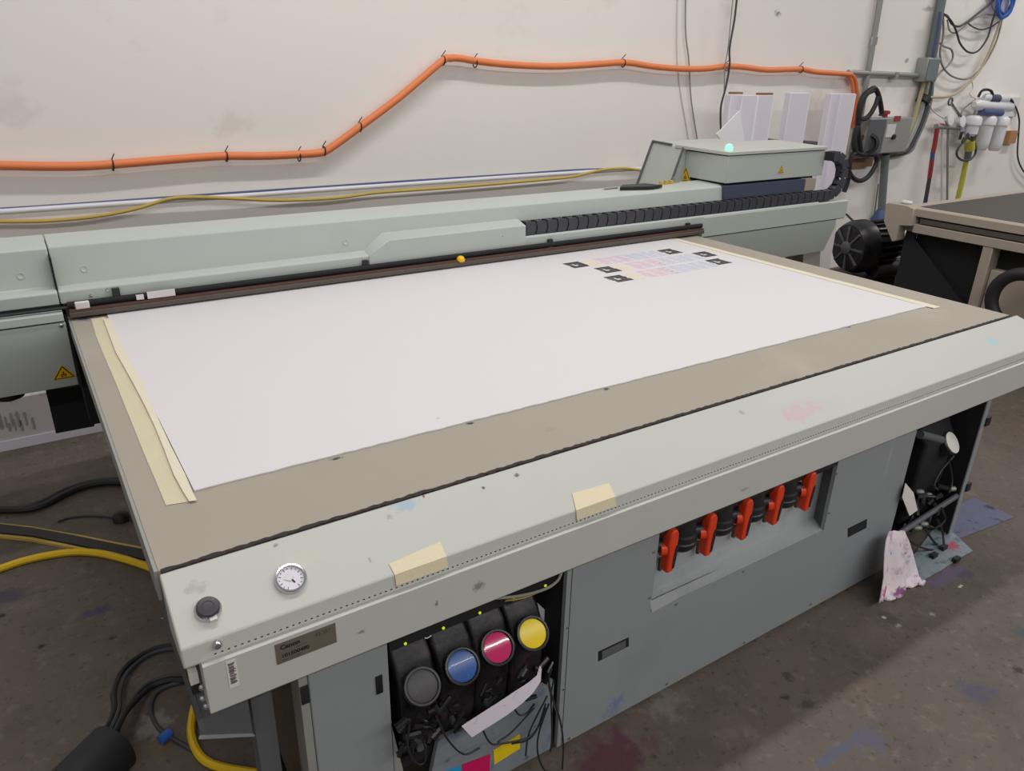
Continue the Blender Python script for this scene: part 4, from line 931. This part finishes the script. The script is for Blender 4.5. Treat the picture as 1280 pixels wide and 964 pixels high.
for k in range(7):
    rr_ = .10 + random.uniform(-.02, .03); c = wl(1257 + random.uniform(-2, 2), 3 + random.uniform(-2, 2), .06 + k * .01)
    MB().tube([c + Vector((rr_ * math.cos(a), .006 * math.sin(3 * a + k), rr_ * .95 * math.sin(a))) for a in [i * math.pi / 12 for i in range(24)]], .010, 6, True).build('coil_turn', M['blue_bright'], bc)
MB().slab([wl(1238, -6, .03), wl(1276, -6, .03), wl(1256, 20, .03), wl(1246, 12, .03)], (0, .025, 0)).build('coil_bracket', M['white_foam'], bc)
# tap rack and hoses
tr = thing('tap_rack', 'steel water tap pipework on the wall left of the filter', 'tap', wl(1190, 155, .08))
MB().cyl(wl(1170, 158, .08), wl(1204, 160, .08), .022, 10).build('rack_pipe', M['steel'], tr)
MB().cyl(wl(1184, 146, .08), wl(1184, 160, .08), .016, 10).build('rack_pipe', M['steel'], tr)
for px, py in ((1186, 150), (1201, 152)):
    c = wl(px, py, .1); MB().lathe(c, (0, -1, .2), [(.018, -.03), (.018, .0), (.05, .005), (.05, .02), (.02, .024)], 12).build('tap_handle', M['white_pipe'], tr)
c = wl(1202, 160, .08); MB().lathe(c, (0, 0, -1), [(.03, -.03), (.035, .03), (.02, .05), (.02, .10)], 10).build('tap_body', M['chrome'], tr)
MB().cyl(wl(1190, 131, .1), wl(1213, 164, .1), .014, 8).build('rack_rod', M['chrome'], tr)
MB().tube([wl(1188, 127, .1) + Vector((.03 * math.cos(a), 0, .03 * math.sin(a))) for a in [i * math.pi / 5 for i in range(10)]], .008, 6, True).build('rod_eye', M['dark_side'], tr)
rh = thing('red_hose', 'red and dark hose dropping from the tap', 'hose', wl(1163, 210, .08))
MB().tube(catmull([wl(1178, 157, .08), wl(1173, 158, .08), wl(1171, 164, .08), wl(1168.5, 180, .08), wl(1166, 192, .08)], 5), .02, 8).build('hose_line', M['red'], rh)
MB().cyl(wl(1166, 190, .08), wl(1165, 200, .08), .019, 8).build('hose_line', M['blue_cable'], rh)
MB().cyl(wl(1165, 200, .08), wl(1162, 222, .08), .02, 8).build('hose_line', M['red'], rh)
MB().cyl(wl(1162, 222, .08), wl(1155, 262, .08), .018, 8).build('hose_line', M['dark_cable'], rh)
for px, l in ((1178, 'thin pale pipe right of the red hose'), (1185, 'thin pale pipe between red and yellow hoses')):
    wire('drop_pipe', [(px, 162), (px - .6, 200), (px - 1, 258)], .010, M['label_white' if px < 1180 else 'grey_cable'], l, 'pipe', .06, group='thin pipes under the taps')
yh = thing('yellow_drop_hose', 'lime yellow hose hanging below the water filter', 'hose', wl(1205, 220, .08))
MB().cyl(wl(1212, 176, .1), wl(1212, 187, .1), .045, 10).build('hose_grip', M['lime'], yh)
MB().cyl(wl(1211, 187, .1), wl(1209, 200, .1), .03, 10).build('hose_coupling', M['dark_side'], yh)
MB().tube(catmull([wl(1208, 199, .1), wl(1204, 220, .1), wl(1196, 254, .1)], 5), .024, 8).build('hose_line', M['lime'], yh)
cc = thing('cord_loop', 'dark cord looped around the yellow hose grip', 'cord', wl(1208, 185, .12))
for a in ([(1212, 165), (1207, 175), (1198, 185), (1196, 194), (1202, 200), (1212, 200), (1219, 192), (1219, 180), (1212, 166)], [(1212, 164), (1203, 178), (1206, 172), (1218, 176)]):
    MB().tube(catmull([wl(u, w, .13) for u, w in a], 5), .010, 6).build('cord_line', M['dark_cable'], cc)
# water filter
wf = thing('water_filter', 'white water filter with upright housings mounted on the wall', 'water filter', wl(1248, 165, .08))
p0, p1 = wl(1222, 124, .0), wl(1266, 146, .0)
MB().box((p0.x, WY - .03, p1.z), (p1.x, WY - .005, p0.z + .02)).build('filter_bracket', M['white_pipe'], wf, bevel=.006)
for px, pt, pb in ((1218, 145, 186), (1236.5, 145, 187), (1253, 146, 188)):
    a, c = wl(px, pt, .12), wl(px - 5, pb, .12)
    if px == 1218: c = wl(px - 4, 170, .12)
    hgt = a.z - c.z
    h = MB().lathe((a.x, WY - .12, a.z - .05), (0, 0, -1), [(.062, 0), (.060, hgt * .6), (.054, hgt - .07), (.04, hgt - .05)], 18).build('filter_housing', M['white_pipe'], wf)
    MB().lathe((a.x, WY - .12, a.z - .055), (0, 0, 1), [(.073, -.02), (.073, .03), (.06, .05), (.04, .06)], 18).build('housing_cap', M['white_pipe'], h)
for (x0, yy0), (x1, yy1), r, m in (((1220, 131), (1262, 134), .045, 'white_pipe'), ((1232, 122), (1258, 124), .036, 'white_pipe')):
    a, c = wl(x0, yy0, .12), wl(x1, yy1, .12)
    k = MB().lathe(a, c - a, [(r * .5, -.03), (r, 0), (r, (c - a).length), (r * .5, (c - a).length + .03)], 14).build('filter_cartridge', M[m], wf)
a, c = wl(1227, 139.5, .14), wl(1251, 141, .14); MB().cyl(a, c, .034, 12).build('filter_label', M['blue_cable'], wf, label='blue label band')
a, c = wl(1236, 122.5, .125), wl(1247, 123.5, .125); MB().cyl(a, c, .038, 12).build('filter_label', M['navy'], wf)
MB().tube(catmull([wl(1223, 121, .14), wl(1227, 114, .14), wl(1233, 112, .14), wl(1239, 114, .14), wl(1241, 120, .14)], 5), .012, 6).build('filter_tube', M['rubber'], wf)
MB().tube(catmull([wl(1259, 125, .14), wl(1264, 125, .14), wl(1266, 130, .14), wl(1263, 136, .14)], 5), .012, 6).build('filter_tube', M['rubber'], wf)
c = wl(1222, 162, .05); MB().box((c.x - .03, WY - .08, c.z - .10), (c.x + .03, WY - .03, c.z + .08)).build('filter_stay', M['kraft'], wf)
c = wl(1262, 172, .02); MB().box((c.x - .07, WY - .05, c.z - .055), (c.x + .08, WY, c.z + .065)).build('wood_block', M['wood'], label='small wood block on the wall beside the filter', cat='block')

# ------------------------------------------------------------------ white boards behind the carriage
BY = 2.42
def upright(px0, px1, ptop, m, label, dx=0, dep=.05, core=None, y=BY):
    a, c = at(px0, ptop, y=y), at(px1, ptop, y=y)
    r = thing('foam_board', label, 'board', ((a.x + c.x) / 2, y + dep / 2, 0), 'white boards standing behind the carriage')
    MB().box((a.x, y, .0), (c.x, y + dep, a.z)).build('board_face', M[m], r, bevel=.004)
    MB().box((c.x, y + .004, .0), (c.x + .012, y + dep, a.z - .004)).build('board_edge', M['white_foam2'], r)
    if core: MB().box((a.x + .02, y + .008, a.z), (a.x + .02 + core, y + dep - .008, a.z + .014)).build('core_strip', M['kraft'], r, label='brown core at the top')
    return r
upright(914, 927, 118, 'white_foam', 'narrow white board, leftmost behind the carriage', core=.10, y=2.46)
upright(928.5, 947, 119, 'white_foam', 'white board between the two brown-topped ones')
upright(948.5, 967, 119, 'white_foam', 'white board with brown top right of the gap, third from left', core=.13)
upright(989, 1013, 116, 'white_foam', 'single white board standing apart behind the carriage middle')
upright(1040, 1051, 117, 'white_foam', 'narrow white board beside the cable chain bend', y=2.44)
upright(1052, 1070, 117, 'white_foam', 'white board in front of the orange conduit tail, rightmost of the row')
MB().slab([at(896, 168, y=2.38), at(925, 138, y=2.38), at(932, 182, y=2.38), at(905, 180, y=2.38)], (0, .008, 0)).build('paper_sheet', M['white_foam2'], label='tilted white sheet leaning left of the boards', cat='paper')
cable('floor_rod', [at(950, 174, y=2.6), at(985, 178, y=2.6)], .012, M['dark_side'], label='dark rod on the wall between the boards', cat='rod', n=2)
cable('floor_rod', [at(1004, 178.5, y=2.6), at(1036, 181, y=2.6)], .018, M['dark_side'], label='thicker dark rod left of the rightmost boards', cat='rod', n=2)

# ------------------------------------------------------------------ blower
bw = thing('blower', 'black side channel blower on the floor behind the printer', 'blower', (5.0, 2.0, 0))
c = at(1064, 309, y=1.95)
MB().lathe((c.x, 1.95, c.z), (.92, -.25, .05), [(.06, -.04), (.16, -.03), (.175, 0), (.185, .03), (.185, .10), (.15, .13), (.14, .32), (.12, .36)], 26).build('blower_body', M['ink_black'], bw)
b = MB()
ax = Vector((.92, -.25, .05)).normalized(); u = ax.orthogonal().normalized(); v = ax.cross(u)
for k in range(22):
    a = 2 * math.pi * k / 22; dv = u * math.cos(a) + v * math.sin(a)
    b.obox(Vector((c.x, 1.95, c.z)) + ax * .22 + dv * .15, ax * .09, dv * .018, dv.cross(ax) * .004)
b.build('cooling_fins', M['ink_black'], bw, kind='stuff')
b = MB()
for k in range(8):
    a = 2 * math.pi * k / 8; dv = u * math.cos(a) + v * math.sin(a)
    b.obox(Vector((c.x, 1.95, c.z)) - ax * .036 + dv * .09, dv * .06, dv.cross(ax) * .007, ax * .008)
b.lathe(Vector((c.x, 1.95, c.z)) - ax * .03, -ax, [(.045, 0), (.045, .02), (.03, .03)], 14)
b.build('fan_guard', M['dark_side'], bw)
MB().lathe(Vector((c.x, 1.95, c.z)) + ax * .36, ax, [(.10, 0), (.11, .03), (.10, .06)], 16).build('silver_band', M['steel'], bw)
MB().box((c.x - .10, 1.78, .0), (c.x + .48, 2.1, .26)).build('blower_base', M['black'], bw, bevel=.03, seg=3)
MB().tube(catmull([(c.x + .1, 1.82, .30), (c.x + .3, 1.78, .30), (c.x + .5, 1.80, .26), (c.x + .62, 1.82, .20)], 5), .06, 10).build('outlet_pipe', M['rubber'], bw)
cable('blower_lead', [at(1058, 268, y=2.2), at(1064, 274, y=2.1), at(1070, 280, y=2.0)], .008, M['rubber'], bw, label='black lead of the blower')
p = at(1132, 349, y=1.65); MB().box((p.x - .06, 1.60, .0), (p.x + .1, 1.69, p.z + .02)).build('wood_block', M['wood'], label='brown wood block on the floor behind the bed corner', cat='block')
b = MB()
for k in range(7):
    p = at(986 + k * 5.5, 316 - k * 2 + 4 * (k % 2), y=2.1 + .05 * (k % 3)); b.cyl((p.x + .10, p.y + .05, 0), p + Vector((0, 0, .02)), .022, 7)
b.build('offcut_bundle', M['graybar'], label='bundle of worn brown offcuts leaning behind the right bed edge', cat='offcuts', kind='stuff')

# ------------------------------------------------------------------ second machine (right)
m2 = thing('cutting_table', 'beige cutting table with a dark bed standing at the right', 'machine', (6.0, .2, 0))
TX, TY = 4.40, 1.36
MB().box((TX + .05, -1.6, .80), (8.2, TY - .02, .852)).build('table_bed', M['machine2_top'], m2, label='dark grey bed mat')
MB().prism([(TX, .80), (TX, .842), (TX + .012, .85), (TX + .05, .85), (TX + .05, .80)], -1.6, TY, 'y').build('bed_frame', M['machine2'], m2)
MB().prism([(TX + .012, .79), (TX + .012, .80), (TX + .05, .80), (TX + .05, .79)], -1.6, TY - .06, 'y').build('frame_groove', M['dull_black'], m2)
MB().prism([(TX + .004, .762), (TX + .004, .79), (TX + .05, .79), (TX + .05, .762)], -1.6, TY - .06, 'y').build('frame_rail', M['graybar'], m2)
MB().prism([(TX + .03, .755), (TX + .03, .762), (TX + .05, .762), (TX + .05, .755)], -1.6, TY - .06, 'y').build('frame_groove', M['dull_black'], m2)
MB().prism([(TX - .004, .705), (TX - .004, .755), (TX + .05, .755), (TX + .05, .705)], -1.6, TY - .03, 'y').build('frame_rail', M['machine2'], m2, bevel=.003)
MB().prism([(1.515, .846), (1.50, .857), (1.375, .857), (1.335, .845), (1.325, .745), (1.40, .735), (1.40, .645), (1.425, .632), (1.505, .745)], TX - .03, TX + .05).build('corner_bracket', M['machine2'], m2, bevel=.004)
MB().box((TX + .01, 1.39, .857), (TX + .05, 1.45, .875)).build('bracket_knob', M['label_white'], m2, bevel=.008)
MB().box((TX + .05, TY - .02, .70), (8.2, TY + .05, .85)).build('bed_frame', M['machine2'], m2)
MB().box((TX + .09, -1.4, .0), (8.0, 1.345, .704)).build('table_body', M['dull_black'], m2)
MB().slab([(TX + .06, 1.40, .66), (TX + .06, 1.40, .71), (TX + .06, 1.34, .71), (TX + .06, 1.34, .66), (TX + .05, .90, .30), (TX + .05, .90, .0), (TX + .06, 1.40, .0)], (.02, 0, 0)).build('black_panel', M['black'], m2, label='dark slanted panel under the table')
MB().box((TX + .0, .86, .0), (TX + .35, .915, .705)).build('pedestal_edge', M['machine2'], m2, bevel=.004)
MB().box((TX + .03, -.5, .0), (TX + .36, .857, .58)).build('pedestal', M['machine2'], m2, bevel=.006)
MB().box((TX + .10, -.5, .58), (TX + .36, .857, .705)).build('pedestal_top', M['graybar'], m2)
cR = at(1276, 377, x=TX - .12)
b = MB(); b.tube([cR + Vector((0, .145 * math.cos(a), .145 * math.sin(a))) for a in [i * math.pi / 14 for i in range(28)]], .035, 10, True)
b.build('grey_duct_ring', M['rubber'], label='dark ring duct against the pedestal of the cutting table', cat='duct')
